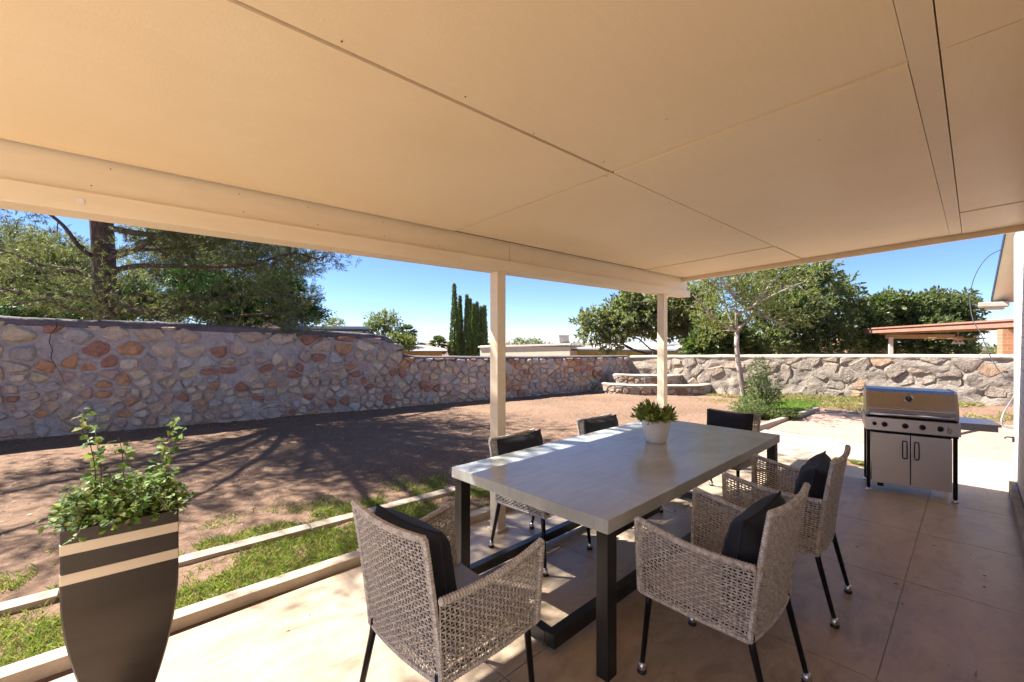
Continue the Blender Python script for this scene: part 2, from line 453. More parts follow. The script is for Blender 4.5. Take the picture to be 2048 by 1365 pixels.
def table_mat():
    m, n, b = new_mat('trowelled_concrete_top')
    v = coords(n, (1, 1, 1), True)
    c = ramp(n, [(0.28, (0.36, 0.38, 0.36)), (0.52, (0.46, 0.485, 0.455)), (0.76, (0.55, 0.575, 0.54))], noise_tex(n, v, 1.7, 7, 0.62, 1.5))
    c = mixc(n, 0.25, c, ramp(n, [(0.3, (0.27, 0.27, 0.25)), (0.7, (0.62, 0.63, 0.59))], noise_tex(n, coords(n, (1, 7, 1), True), 4, 6, 0.7, 0.4)))
    pit = ramp(n, [(0.755, (0, 0, 0)), (0.775, (1, 1, 1))], noise_tex(n, coords(n, (1, 2.5, 1), True), 14, 4, 0.6))
    c = mixc(n, pit, c, (0.08, 0.075, 0.07))
    n.links.new(c, b.inputs['Base Color'])
    b.inputs['Roughness'].default_value = 0.22
    b.inputs['Specular IOR Level'].default_value = 0.65
    bump(n, b, noise_tex(n, v, 9, 6, 0.6), 0.10, 0.01)
    return m
M['concretetop'] = table_mat()
def floral_mat():
    m, n, b = new_mat('palm_leaf_print_cloth')
    v = coords(n, (1, 1, 1), True)
    wv = n.nodes.new('ShaderNodeTexWave')
    wv.inputs['Scale'].default_value = 9; wv.inputs['Distortion'].default_value = 9; wv.inputs['Detail'].default_value = 3
    wv.inputs['Detail Scale'].default_value = 1.2
    n.links.new(v, wv.inputs['Vector'])
    c = ramp(n, [(0.0, (0.015, 0.02, 0.035)), (0.62, (0.02, 0.03, 0.05)), (0.74, (0.62, 0.66, 0.72)), (1, (0.7, 0.72, 0.76))], wv.outputs['Fac'])
    n.links.new(c, b.inputs['Base Color'])
    b.inputs['Roughness'].default_value = 0.85
    return m
M['floral'] = floral_mat()

# ------------------------------------------------------------------ foliage soup
def unit(a):
    return a / np.maximum(np.linalg.norm(a, axis=-1, keepdims=True), 1e-9)
def foliage(clumps, n_sprigs, per, ll, lw, slen, spread=0.8, up=0.2, shell=0.45, droop=0.0):
    """clumps: (x,y,z,rx,ry,rz). leaves set along short sprigs pointing out of their clump"""
    C = np.array(clumps, dtype=float)
    wt = (C[:, 3] * C[:, 4] * C[:, 5]) ** 0.75
    idx = RNG.choice(len(C), n_sprigs, p=wt / wt.sum())
    dirs = unit(RNG.normal(size=(n_sprigs, 3)))
    rad = RNG.random(n_sprigs) ** shell
    P = C[idx, :3] + dirs * rad[:, None] * C[idx, 3:6]
    sd = unit(dirs + RNG.normal(size=(n_sprigs, 3)) * 0.7 + np.array([0, 0, up - droop]))
    t = RNG.random((n_sprigs, per))
    pos = P[:, None, :] + sd[:, None, :] * (t * slen)[:, :, None]
    rnd = unit(RNG.normal(size=(n_sprigs, per, 3)))
    ld = unit(sd[:, None, :] + rnd * spread)
    pos = pos.reshape(-1, 3); ld = ld.reshape(-1, 3)
    n = len(pos)
    side = unit(np.cross(ld, unit(RNG.normal(size=(n, 3)))))
    L = ll * (0.6 + 0.8 * RNG.random((n, 1))); Wd = lw * (0.6 + 0.8 * RNG.random((n, 1)))
    nor = np.cross(ld, side)
    V = np.stack([pos, pos + ld * L * 0.5 + side * Wd * 0.5 + nor * L * 0.05, pos + ld * L, pos + ld * L * 0.5 - side * Wd * 0.5 + nor * L * 0.05], axis=1).reshape(-1, 3)
    F = np.arange(n * 4).reshape(-1, 4)
    return V, F
def limb(mb, a, b, r0, r1, sag=0.0, wob=0.1, n=6, seg=7, mi=0):
    a, b = Vector(a), Vector(b)
    L = (b - a).length
    pts, rs = [], []
    off = Vector((random.random() * 50, random.random() * 50, 0))
    for i in range(seg + 1):
        t = i / seg
        p = a.lerp(b, t)
        q = mnoise.noise_vector(p * 1.3 + off) * wob * L * math.sin(PI * t) * 0.8
        p = p + q + Vector((0, 0, sag * L * math.sin(PI * t)))
        pts.append(p); rs.append(r0 + (r1 - r0) * t ** 0.8)
    mb.tube(pts, rs, n, mi)
    return pts
def make_tree(name, label, base, trunk_top, clumps, leafmat, barkmat, nsp, per, ll, lw, slen, tr=0.2, tr1=None, twigs=3, group=None,
              cat='tree', spread=0.8, up=0.2, shell=0.45, wob=0.05, limb_r=0.28, crown='crown', from_low=0.25):
    root = empty(name, base)
    tag(root, label, cat, group)
    b = Vector(base)
    mb = MB()
    tr1 = tr1 or tr * 0.45
    path = limb(mb, (0, 0, -0.1), Vector(trunk_top) - b, tr, tr1, 0, wob, 10, 12)
    for c in clumps:
        cc = Vector(c[:3]) - b
        k = min(range(len(path)), key=lambda i: abs(path[i].z - (cc.z - 0.35 * (Vector((cc.x, cc.y, 0)) - Vector((path[i].x, path[i].y, 0))).length)))
        k = max(k, int(len(path) * from_low))
        k = min(k, len(path) - 1)
        r0 = (tr + (tr1 - tr) * k / len(path)) * limb_r
        lp = limb(mb, path[k], cc, r0, r0 * 0.3, 0.05, 0.14, 6, 7)
        for _ in range(twigs):
            d = Vector((random.gauss(0, 1), random.gauss(0, 1), random.gauss(0, 0.8))).normalized()
            e = cc + Vector((d.x * c[3], d.y * c[4], d.z * c[5])) * 0.9
            limb(mb, lp[random.randint(3, 6)], e, r0 * 0.35, r0 * 0.08, 0.03, 0.2, 4, 5)
    mb.build('trunk', barkmat, root)
    cl = [(c[0] - b.x, c[1] - b.y, c[2] - b.z, c[3], c[4], c[5]) for c in clumps]
    V, F = foliage(cl, nsp, per, ll, lw, slen, spread, up, shell)
    np_mesh(crown, V, F, leafmat, root)
    return root
def pclump(px, py, d, rp, rzp=None, rd=None, jit=0.0):
    """a clump of leaves given by where it stands: pixel direction, distance and size"""
    p = D(px, py, d + (random.uniform(-jit, jit) if jit else 0))
    r = rp / FPX * d
    rz = (rzp or rp) / FPX * d
    return (p.x, p.y, p.z, r, rd or r, rz)

# ================================================================== GROUND
WL0, WL1 = W(-16.0, 1.95), W(3.75, 14.42)            # left wall, foot line (yard face)
WR0, WR1 = W(3.75, 14.42), W(12.4, 8.0)             # far wall, foot line
def line_n(a, b):
    d = (b - a); d.z = 0; d.normalize()
    return Vector((-d.y, d.x, 0))
NL, NR = line_n(WL0, WL1), line_n(WR0, WR1)
if NL.dot(W(0, 20) - WL0) < 0: NL = -NL
if NR.dot(W(8, 30) - WR0) < 0: NR = -NR
def sst(a, b, x):
    t = min(1, max(0, (x - a) / (b - a)))
    return t * t * (3 - 2 * t)
def ground_z(x, y):
    p = Vector((x, y, 0))
    dl, dr = (p - WL0).dot(NL), (p - WR0).dot(NR)
    f = max(dl, dr)
    z = -1.4 * sst(0.4, 3.5, f) - 0.012 * max(0, f - 30)
    if f < 0.5:
        # bank of dry grass rising to the foot of the far wall on the right
        cx = CA * x - SA * y
        z += 0.16 * sst(-1.9, -0.1, dr) * sst(5.5, 9.0, cx) * (1 if f < 0.35 else 1 - sst(0.35, 0.5, f))
        inp = (x < 6.98 and y < 3.02) or (x < 12.0 and y < 2.6 and x >= 6.9)
        if not inp:
            z += -0.012 + 0.022 * mnoise.noise(Vector((x * 1.1, y * 1.1, 0))) + 0.008 * mnoise.noise(Vector((x * 5, y * 5, 3)))
        else:
            z -= 0.05
    return z
def axis(c0, c1, step, far):
    a = [c0 + i * step for i in range(int((c1 - c0) / step) + 1)]
    s, x, lo = step, a[0], []
    while x > -far: s *= 1.35; x -= s; lo.append(x)
    s, x, hi = step, a[-1], []
    while x < far: s *= 1.35; x += s; hi.append(x)
    return lo[::-1] + a + hi
xs, ys = axis(-6, 18, 0.11, 700), axis(-5, 15, 0.11, 700)
V = np.array([(x, y, ground_z(x, y)) for y in ys for x in xs])
nx, ny = len(xs), len(ys)
I = np.arange(nx * ny).reshape(ny, nx)
F = np.stack([I[:-1, :-1], I[:-1, 1:], I[1:, 1:], I[1:, :-1]], axis=-1).reshape(-1, 4)
g = np_mesh('ground', V, F, M['dirt'], smooth=True)
tag(g, kind='structure')

# patio slabs with open joints
mb = MB()
J = 0.0030
def slab(u0, u1, v0, v1, top=0.0, th=0.045):
    mb.box(((u0 + u1) / 2, (v0 + v1) / 2, top - th / 2), (u1 - u0 - 2 * J, v1 - v0 - 2 * J, th), 0, 0, 0.0015)
us = [-6, -4.6, -3.4, -2.2, -1.0, 0.22, 1.45, 2.68, 3.91, 4.95, 6.0, 6.95]
vs = [-0.9, 0.32, 1.54, 3.0]
for i in range(len(us) - 1):
    for j in range(len(vs) - 1):
        slab(us[i], us[i + 1], vs[j], vs[j + 1])
mb.box((0.475, 1.05, -0.0325), (12.93, 3.88, 0.05))
tag(mb.build('patio_floor', M['patio']), kind='structure')
mb = MB()
for (a, b, c, d) in [(6.95, 7.35, -0.9, 0.62), (6.95, 7.35, 1.3, 2.55), (7.35, 8.62, -0.6, 0.95), (7.35, 8.62, 0.95, 2.55)]:
    slab(a, b, c, d, -0.004)
tag(mb.build('walkway', M['walk']), kind='structure')
mb = MB()
slab(8.63, 10.2, -1.2, 2.50, -0.002)
slab(10.2, 11.7, -1.2, 2.36, -0.002)
tag(mb.build('pink_path', M['pink']), kind='structure')

# curbs
def kerb(name, p0, p1, wd, top, seg, jit=0.006):
    mb = MB()
    L = (p1 - p0).length
    n = int(L / seg)
    for i in range(n):
        a = p0.lerp(p1, i / n); b = p0.lerp(p1, (i + 1) / n)
        d = (b - a).normalized() * 0.004
        z = top + random.uniform(-jit, jit)
        o = Vector((0, random.uniform(-jit, jit), 0))
        mb.beam(Vector((a.x, a.y, z - 0.075)) + d + o, Vector((b.x, b.y, z - 0.075)) - d + o, wd, 0.15, 0, 0.012)
    return tag(mb.build(name, M['curb']), kind='structure')
kerb('patio_kerb', Vector((-6, 3.29, 0)), Vector((5.2, 2.98, 0)) , 0.105, 0.062, 1.15)
kerb('lawn_kerb', Vector((-6, 4.36, 0)), Vector((2.9, 3.80, 0)), 0.12, 0.022, 1.3)
kerb('path_kerb', Vector((8.5, 2.66, 0)), Vector((11.75, 2.42, 0)), 0.09, 0.06, 1.6)
kerb('path_end_kerb', Vector((11.8, 2.3, 0)), Vector((11.95, -1.2, 0)), 0.09, 0.03, 1.2)

# ================================================================== STONE WALLS
def clip(poly, mx, my, nx_, ny_):
    out = []
    for i in range(len(poly)):
        a, b = poly[i], poly[(i + 1) % len(poly)]
        da = (a[0] - mx) * nx_ + (a[1] - my) * ny_
        db = (b[0] - mx) * nx_ + (b[1] - my) * ny_
        if da <= 0: out.append(a)
        if (da < 0 < db) or (db < 0 < da):
            t = da / (da - db)
            out.append((a[0] + (b[0] - a[0]) * t, a[1] + (b[1] - a[1]) * t))
    return out
def stones(mb, L, topf, botf, place, size_f, keep_f, gap_f, proud=(0.012, 0.035), seed=1, mi=1, smin=0.02):
    """irregular fieldstones: jittered cells, shrunk for the mortar, each cut as a low faceted cap"""
    rnd = random.Random(seed)
    seeds = []
    z = -0.1
    zmax = max(topf(s_) for s_ in np.linspace(0, L, 40)) + 0.2
    while z < zmax:
        h = size_f(z)[1]
        s = -0.2 + rnd.random() * 0.2
        while s < L + 0.3:
            wd = size_f(z)[0] * rnd.uniform(0.5, 1.55)
            seeds.append((s + wd / 2 + rnd.uniform(-1, 1) * wd * 0.12, z + h / 2 + rnd.uniform(-1, 1) * h * 0.30, wd, h))
            s += wd
        z += h
    A = np.array([(q[0], q[1]) for q in seeds])
    for i, (sx, sz, wd, h) in enumerate(seeds):
        if not (0 < sx < L): continue
        if rnd.random() > keep_f(sx, sz): continue
        R = 0.6
        poly = [(sx - R, sz - R), (sx + R, sz - R), (sx + R, sz + R), (sx - R, sz + R)]
        dd = np.hypot(A[:, 0] - sx, A[:, 1] - sz)
        for j in np.argsort(dd)[1:16]:
            qx, qz = A[j]
            poly = clip(poly, (sx + qx) / 2, (sz + qz) / 2, qx - sx, qz - sz)
            if len(poly) < 3: break
        if len(poly) < 3: continue
        tp, bt = topf(sx) - 0.012, botf(sx)
        poly = clip(poly, 0, tp, 0, 1)
        if len(poly) >= 3: poly = clip(poly, 0, bt, 0, -1)
        if len(poly) >= 3: poly = clip(poly, 0.01, 0, -1, 0)
        if len(poly) >= 3: poly = clip(poly, L - 0.01, 0, 1, 0)
        if len(poly) < 3: continue
        cx = sum(p[0] for p in poly) / len(poly); cz = sum(p[1] for p in poly) / len(poly)
        g_ = gap_f(cx, cz) * rnd.uniform(0.8, 1.2)
        # cut corners once, then roughen
        q = []
        for k in range(len(poly)):
            a, b = poly[k], poly[(k + 1) % len(poly)]
            for t in (rnd.uniform(0.12, 0.24), rnd.uniform(0.76, 0.88)):
                q.append((a[0] + (b[0] - a[0]) * t, a[1] + (b[1] - a[1]) * t))
        ext = max(max(p[0] for p in q) - min(p[0] for p in q), 0.01)
        exz = max(max(p[1] for p in q) - min(p[1] for p in q), 0.01)
        if min(ext, exz) < smin + g_ * 2: continue
        sx_, sz_ = 1 - 2 * g_ / ext, 1 - 2 * g_ / exz
        ring = [(cx + (p[0] - cx) * sx_ * rnd.uniform(0.88, 1.05), cz + (p[1] - cz) * sz_ * rnd.uniform(0.88, 1.05)) for p in q]
        pr = rnd.uniform(*proud)
        n = len(ring)
        tx, tz = rnd.uniform(-0.10, 0.10), rnd.uniform(-0.14, 0.06)
        vs_ = [place(p[0], p[1], -0.03) for p in ring]
        vs_ += [place(cx + (p[0] - cx) * 0.96, cz + (p[1] - cz) * 0.96, pr * 0.55 + rnd.uniform(-0.003, 0.003)) for p in ring]
        vs_ += [place(cx + (p[0] - cx) * 0.72, cz + (p[1] - cz) * 0.72, pr + (p[0] - cx) * tx + (p[1] - cz) * tz + rnd.uniform(-0.005, 0.005)) for p in ring]
        vs_.append(place(cx, cz, pr * 1.08 + rnd.uniform(-0.006, 0.006)))
        fs_ = []
        for lv in (0, 1):
            for k in range(n):
                a = lv * n + k; b = lv * n + (k + 1) % n
                fs_.append((a, b, b + n, a + n))
        for k in range(n):
            fs_.append((2 * n + k, 2 * n + (k + 1) % n, 3 * n))
        mb.add(vs_, fs_, mi, False)
def wall_body(mb, L, topf, place, thick, step=0.06, amp=0.014, mi=0, capmi=2, cap_h=0.0, bot=-1.5, seed=0.0, capout=0.012):
    """mortar face with a rounded cap, over the wall's length"""
    ns = int(L / step)
    nz = 30
    rows = []
    for i in range(ns + 1):
        s = L * i / ns
        T = topf(s)
        col = [(s, bot, 0.0), (s, -0.3, 0.0)]
        for k in range(nz + 1):
            z = -0.25 + (T - cap_h + 0.25) * k / nz
            a = amp * (mnoise.noise(Vector((s * 3.1, z * 3.7, seed))) * 1.4 + 0.6 * mnoise.noise(Vector((s * 11, z * 12, seed + 9))))
            col.append((s, z, a))
        nm = len(col) - 1
        # cap
        wv = 0.012 * mnoise.noise(Vector((s * 2.0, 0, seed + 4)))
        col += [(s, T - cap_h * 0.7 + wv, capout), (s, T - 0.02 + wv, capout * 0.6 - 0.01), (s, T + wv, -0.05), (s, T + 0.012 + wv, -thick / 2), (s, T + wv, -thick + 0.05),
                (s, T - 0.03, -thick), (s, bot, -thick)]
        rows.append(col)
    n = len(rows[0])
    vs_ = [place(*p) for c in rows for p in c]
    fb, fc = [], []
    for i in range(ns):
        for k in range(n - 1):
            f = (i * n + k, (i + 1) * n + k, (i + 1) * n + k + 1, i * n + k + 1)
            (fc if k >= nm and k < n - 2 else fb).append(f)
    b = len(mb.v)
    mb.v += [tuple(p) for p in vs_]
    for fs_, m_ in ((fb, mi), (fc, capmi), ([tuple(reversed(range(n)))], mi), ([tuple(ns * n + k for k in range(n))], mi)):
        mb.f += [tuple(b + q for q in f) for f in fs_]
        mb.m += [m_] * len(fs_); mb.sm += [len(fs_) > 1] * len(fs_)

def on_wall(px, a, b):
    """distance along the foot line a-b where the sight line of pixel column px meets it"""
    r = W((px - 1024) / FPX, 1.0)
    d = b - a
    # r*t = a + d*s
    den = r.x * (-d.y) - (-d.x) * r.y
    t = (a.x * (-d.y) - (-d.x) * a.y) / den
    s = (r.x * a.y - r.y * a.x) / den
    return s * d.length, t
LL = (WL1 - WL0).length
dL = (WL1 - WL0).normalized()
def profile(pts, a, b):
    q = []
    for px, py in pts:
        s, t = on_wall(px, a, b)
        q.append((s, CAM_H - (py - 675) / FPX * t))
    q.sort()
    sx, sz = [p[0] for p in q], [p[1] for p in q]
    return lambda s: float(np.interp(s, sx, sz))
topL = profile([(-160, 617), (0, 633), (170, 641), (330, 645), (560, 658), (700, 665), (770, 671), (786, 680), (796, 694), (806, 708), (830, 713), (975, 714), (1130, 713), (1255, 712)], WL0, WL1)
def placeL(s, z, out):
    p = WL0 + dL * s - NL * out
    return Vector((p.x, p.y, z))
s_step = on_wall(796, WL0, WL1)[0]
root = empty('stone_wall', WL0)
tag(root, 'shaded rubble stone wall behind the dirt yard, stepping down from tall to low', 'stone wall')
mb = MB()
wall_body(mb, LL, topL, placeL, 0.32, 0.06, 0.02, 0, 2, 0.13)
def keepL(s, z):
    if s < s_step:
        return 0.93 if z < 1.1 else 0.80
    return 0.97
def gapL(s, z):
    if s < s_step - 0.3: return 0.015 if z < 0.75 else (0.022 if z < 1.25 else 0.030)
    return 0.011
def sizeL(z):
    if z < 0.65: return (0.225, 0.135)
    if z < 1.05: return (0.27, 0.165)
    if z < 1.6: return (0.42, 0.29)
    return (0.34, 0.19)
stones(mb, LL, lambda s: topL(s) - (0.05 if s < s_step else 0.03), lambda s: -0.1, placeL, sizeL, keepL, gapL, (0.018, 0.065), 5)
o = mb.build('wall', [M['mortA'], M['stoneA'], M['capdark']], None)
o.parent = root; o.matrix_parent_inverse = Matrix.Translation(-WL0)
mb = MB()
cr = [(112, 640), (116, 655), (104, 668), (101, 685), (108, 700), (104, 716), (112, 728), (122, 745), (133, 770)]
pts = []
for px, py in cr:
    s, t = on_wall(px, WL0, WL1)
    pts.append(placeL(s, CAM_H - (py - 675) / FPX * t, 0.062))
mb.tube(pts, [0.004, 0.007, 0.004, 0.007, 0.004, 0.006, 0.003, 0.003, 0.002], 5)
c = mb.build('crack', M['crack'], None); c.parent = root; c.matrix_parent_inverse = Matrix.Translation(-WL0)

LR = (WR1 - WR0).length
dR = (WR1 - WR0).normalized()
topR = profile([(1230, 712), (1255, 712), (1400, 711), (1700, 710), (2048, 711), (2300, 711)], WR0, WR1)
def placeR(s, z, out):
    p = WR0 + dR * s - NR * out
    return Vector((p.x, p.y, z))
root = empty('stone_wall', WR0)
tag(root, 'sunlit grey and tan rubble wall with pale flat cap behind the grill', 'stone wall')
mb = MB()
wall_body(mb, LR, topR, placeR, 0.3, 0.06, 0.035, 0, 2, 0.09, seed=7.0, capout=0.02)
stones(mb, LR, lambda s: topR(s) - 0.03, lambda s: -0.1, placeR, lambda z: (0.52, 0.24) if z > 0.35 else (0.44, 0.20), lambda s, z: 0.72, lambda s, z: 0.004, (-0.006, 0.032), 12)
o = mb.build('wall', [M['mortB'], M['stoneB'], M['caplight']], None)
o.parent = root; o.matrix_parent_inverse = Matrix.Translation(-WR0)

# terraced stone planter in the corner
root = empty('terraced_bed', W(4.3, 13.2))
tag(root, 'two low curved stone retaining steps filling the far corner of the yard', 'raised bed')
def tier(pts, top, bot, name, seed):
    P = [Vector((p.x, p.y, 0)) for p in pts]
    # smooth curve through the points
    Q = []
    for i in range(len(P) - 1):
        a = P[max(0, i - 1)]; b = P[i]; c = P[i + 1]; d = P[min(len(P) - 1, i + 2)]
        for k in range(8):
            t = k / 8
            Q.append(0.5 * ((2 * b) + (c - a) * t + (2 * a - 5 * b + 4 * c - d) * t * t + (3 * b - a - 3 * c + d) * t ** 3))
    Q.append(P[-1])
    cum = [0]
    for i in range(1, len(Q)): cum.append(cum[-1] + (Q[i] - Q[i - 1]).length)
    L = cum[-1]
    def at(s, z, out):
        s = min(max(s, 0), L)
        i = max(0, min(len(Q) - 2, int(np.searchsorted(cum, s)) - 1))
        t = (s - cum[i]) / max(1e-6, cum[i + 1] - cum[i])
        p = Q[i].lerp(Q[i + 1], t)
        d = (Q[i + 1] - Q[i]).normalized()
        n = Vector((d.y, -d.x, 0))
        if n.dot(p) > 0: n = -n
        p = p + n * out
        return Vector((p.x, p.y, z))
    mb = MB()
    wall_body(mb, L, lambda s: top, at, 0.26, 0.06, 0.02, 0, 2, 0.04, -0.3, seed)
    stones(mb, L, lambda s: top - 0.03, lambda s: bot, at, lambda z: (0.24, 0.13), lambda s, z: 0.85, lambda s, z: 0.012, (0.008, 0.03), int(seed))
    o = mb.build(name, [M['mortB'], M['stoneB'], M['caplight']], None)
    o.parent = root; o.matrix_parent_inverse = Matrix.Translation(-root.location)
    return Q
q1 = tier([W(2.45, 13.35), W(3.0, 12.75), W(4.2, 12.5), W(5.2, 12.55), W(5.72, 12.95)], 0.27, -0.1, 'lower_wall', 21)
q2 = tier([W(2.9, 13.75), W(3.3, 13.35), W(4.2, 13.1), W(4.85, 13.2), W(5.1, 13.45)], 0.50, 0.2, 'upper_wall', 22)
for q, z in ((q1, 0.20), (q2, 0.42)):
    mb = MB()
    poly = [(p.x, p.y) for p in q] + [(W(3.9, 14.1).x, W(3.9, 14.1).y)]
    ar = sum(poly[i][0] * poly[(i + 1) % len(poly)][1] - poly[(i + 1) % len(poly)][0] * poly[i][1] for i in range(len(poly)))
    if ar < 0: poly = poly[::-1]
    mb.prism(poly, -0.2, z)
    o = mb.build('soil', M['dirt'], None); o.parent = root; o.matrix_parent_inverse = Matrix.Translation(-root.location)

# ================================================================== PATIO COVER
VB = 2.77                                     # beam line
def cz(v): return 2.548 - 0.0575 * v          # underside of the sloping ceiling
U0, U1 = -1.15, 5.80
cover = empty('patio_cover', (2.0, VB, 0))
tag(cover, 'cream painted patio roof with boxed beam on two square posts', 'patio cover')
def under(o, r):
    o.parent = r
    o.matrix_parent_inverse = Matrix.Translation(-Vector(r.location))
    return o
def panel(u0, u1, v0, v1, g_=0.004, gu=0.009, th=0.02, sagz=0.0, drop=0.0):
    b = MB()
    nu, nv = 10, 6
    vs_, fs_ = [], []
    a0, a1, b0, b1 = u0 + gu, u1 - gu, v0 + g_, v1 - g_
    for i in range(nu + 1):
        for j in range(nv + 1):
            x = a0 + (a1 - a0) * i / nu; y = b0 + (b1 - b0) * j / nv
            s_ = math.sin(PI * i / nu) * math.sin(PI * j / nv)
            vs_.append((x, y, cz(y) - sagz * s_ - drop))
    n = len(vs_)
    vs_ += [(p[0], p[1], cz(p[1]) + th) for p in vs_]
    for i in range(nu):
        for j in range(nv):
            a = i * (nv + 1) + j
            fs_.append((a, a + 1, a + nv + 2, a + nv + 1))
            fs_.append((n + a, n + a + nv + 1, n + a + nv + 2, n + a + 1))
    m_ = nv + 1
    for i in range(nu):
        a, b_ = i * m_, (i + 1) * m_
        fs_.append((a, b_, n + b_, n + a)); a += nv; b_ += nv
        fs_.append((b_, a, n + a, n + b_))
    for j in range(nv):
        fs_.append((j + 1, j, n + j, n + j + 1))
        a = nu * m_ + j
        fs_.append((a, a + 1, n + a + 1, n + a))
    b.add(vs_, fs_, 0, False)
    return b
VS = [-0.98, 0.12, 1.335, 2.70]
UC = [-1.15, -0.42, 2.035, 4.80, U1]
for j in range(3):
    for i in range(4):
        o = panel(UC[i], UC[i + 1], VS[j] + (0.034 if j == 1 else 0), VS[j + 1] - (0.036 if j == 0 else 0), 0.0058, 0.0085, 0.02, random.uniform(0.002, 0.009), 0.0045 * ((i + j) % 2)).build('ceiling_panel', M['ceil'])
        under(o, cover)
def slopebox(u0, u1, v0, v1, zoff0, zoff1):
    """a box that follows the roof slope; zoff measured from the ceiling plane"""
    b = MB()
    vs_ = [(u, v, cz(v) + zo) for zo in (zoff0, zoff1) for (u, v) in ((u0, v0), (u1, v0), (u1, v1), (u0, v1))]
    b.add(vs_, [(3, 2, 1, 0), (4, 5, 6, 7), (0, 1, 5, 4), (1, 2, 6, 5), (2, 3, 7, 6), (3, 0, 4, 7)])
    return b
under(slopebox(U0 + 0.001, U1 - 0.002, -1.0, 3.24, 0.07, 0.15).build('roof_deck', M['darkbark']), cover)  # dark deck colour stands in for the shade inside the panel gaps
under(slopebox(U0, U1 - 0.03, 0.0825, 0.1575, -0.003, 0.03).build('ceiling_batten', M['trim']), cover)
under(slopebox(U1 + 0.001, U1 + 0.04, -1.0, 3.28, -0.055, 0.135).build('end_fascia', M['trim']), cover)
under(slopebox(U0, U1, 3.245, 3.28, -0.05, 0.135).build('outer_fascia', M['trim']), cover)
under(slopebox(U0, U1 - 0.004, 2.86, 3.24, 0.0, 0.02).build('outer_soffit', M['trim']), cover)
UE = 5.97
b = MB()
for a, c in ((U0, -0.62), (-0.615, 2.62), (2.625, UE)):
    b.box(((a + c) / 2, VB - 0.025, 2.315), (c - a - 0.003, 0.045, 0.165), 0, 0, 0.002)
b.box(((U0 + UE) / 2, VB + 0.045, 2.315), (UE - U0, 0.09, 0.166), 0, 0, 0.002)
under(b.build('beam_board', M['trim']), cover)
b = MB()
b.box(((U0 + UE) / 2, VB, 2.185), (UE - U0 + 0.004, 0.175, 0.088), 0, 0, 0.005)
beam = under(b.build('beam', M['trim']), cover)
b = MB()
for u in [-1.0, -0.8, -0.25, 0.1, 0.62, 1.0, 1.45, 1.9, 2.4, 2.9, 3.4, 3.9, 4.5, 5.2]:
    for dz in (0.02, 0.11):
        b.lathe([(0, 0.0), (0.0026, 0.0), (0.0026, 0.001), (0, 0.0012)], n=8, M=Matrix.Translation((u + random.uniform(-.05, .05), VB - 0.0485, 2.25 + dz)) @ Matrix.Rotation(PI / 2, 4, 'X'))
for _ in range(46):
    u, v = random.uniform(0.2, 5.6), random.choice([0.16, 1.30, 1.38, 2.6, 0.75, 2.0]) + random.uniform(-0.02, 0.02)
    b.lathe([(0.0035, 0.001), (0, -0.0035)], c=(u, v, cz(v) - 0.004), n=7)
tag(under(b.build('nail_pattern', M['frame']), cover), kind='stuff')
b = MB(); b.box((0, 0, 0), (0.024, 0.006, 0.024), 0, 0, 0.004)
under(b.build('screw_cap', M['porcelain'], None, (0.02, VB - 0.089, 2.185)), cover)
def post(u):
    b = MB()
    b.box((u, VB, 1.0705), (0.092, 0.092, 2.141), 0, 0, 0.004)
    b.box((u, VB + 0.0, 0.012), (0.13, 0.13, 0.02), 0, 0, 0.003)
    under(b.build('post', M['trim']), cover)
post(2.53); post(5.36)

# ================================================================== OUR HOUSE
house = empty('house', (2, -0.3, 0))
tag(house, 'white painted brick house wall running along the patio behind the grill', 'house')
b = MB()
b.box((1.35, -0.45, 1.35), (12.1, 0.3, 2.70), 0, 0, 0.004)
under(b.build('wall', M['whitebrick']), house)
b = MB()
b.box((1.35, -0.27, 0.05), (12.12, 0.05, 0.16), 0, 0, 0.006)
under(b.build('wall_base', M['curb']), house)
b = MB()
b.box((7.25, -0.296, 0.5), (0.04, 0.03, 0.06), 0, 0, 0.006)
b.tube([(7.25, -0.28, 0.52), (7.25, -0.24, 0.52), (7.25, -0.225, 0.50)], 0.008)
under(b.build('tap', M['frame']), house)

# cable that hangs down from the eave next door, and a loop of pale hose cable on the wall
def curve_tube(name, pts, r, mat, label, cat):
    P = [Vector(p) for p in pts]
    Q = []
    for i in range(len(P) - 1):
        a = P[max(0, i - 1)]; b_ = P[i]; c_ = P[i + 1]; d_ = P[min(len(P) - 1, i + 2)]
        for k in range(6):
            t = k / 6
            Q.append(0.5 * ((2 * b_) + (c_ - a) * t + (2 * a - 5 * b_ + 4 * c_ - d_) * t * t + (3 * b_ - a - 3 * c_ + d_) * t ** 3))
    Q.append(P[-1])
    o0 = Q[0].copy()
    mb = MB(); mb.tube([q - o0 for q in Q], r, 6)
    o = mb.build(name, mat, None, o0)
    return tag(o, label, cat)
curve_tube('cable', [D(2006, 498, 9.8), D(1975, 515, 9.2), D(1950, 552, 8.7), D(1940, 598, 8.2), D(1946, 640, 7.7), D(1962, 668, 7.2), D(1975, 702, 6.8), D(1995, 738, 6.3), D(2012, 756, 5.9), D(2029, 764, 5.42)],
           0.007, M['cable'], 'thin dark cable sagging from the eave next door down to the white brick wall', 'cable')
curve_tube('wall_hose', [D(2030, 790, 5.38), D(2020, 806, 5.5), D(2008, 826, 5.6), D(2003, 842, 5.6), D(2008, 856, 5.6), D(2018, 862, 5.5), D(2031, 863, 5.38)],
           0.009, M['greyhose'], 'loop of pale grey tubing sticking out from the end of the white brick wall', 'hose')

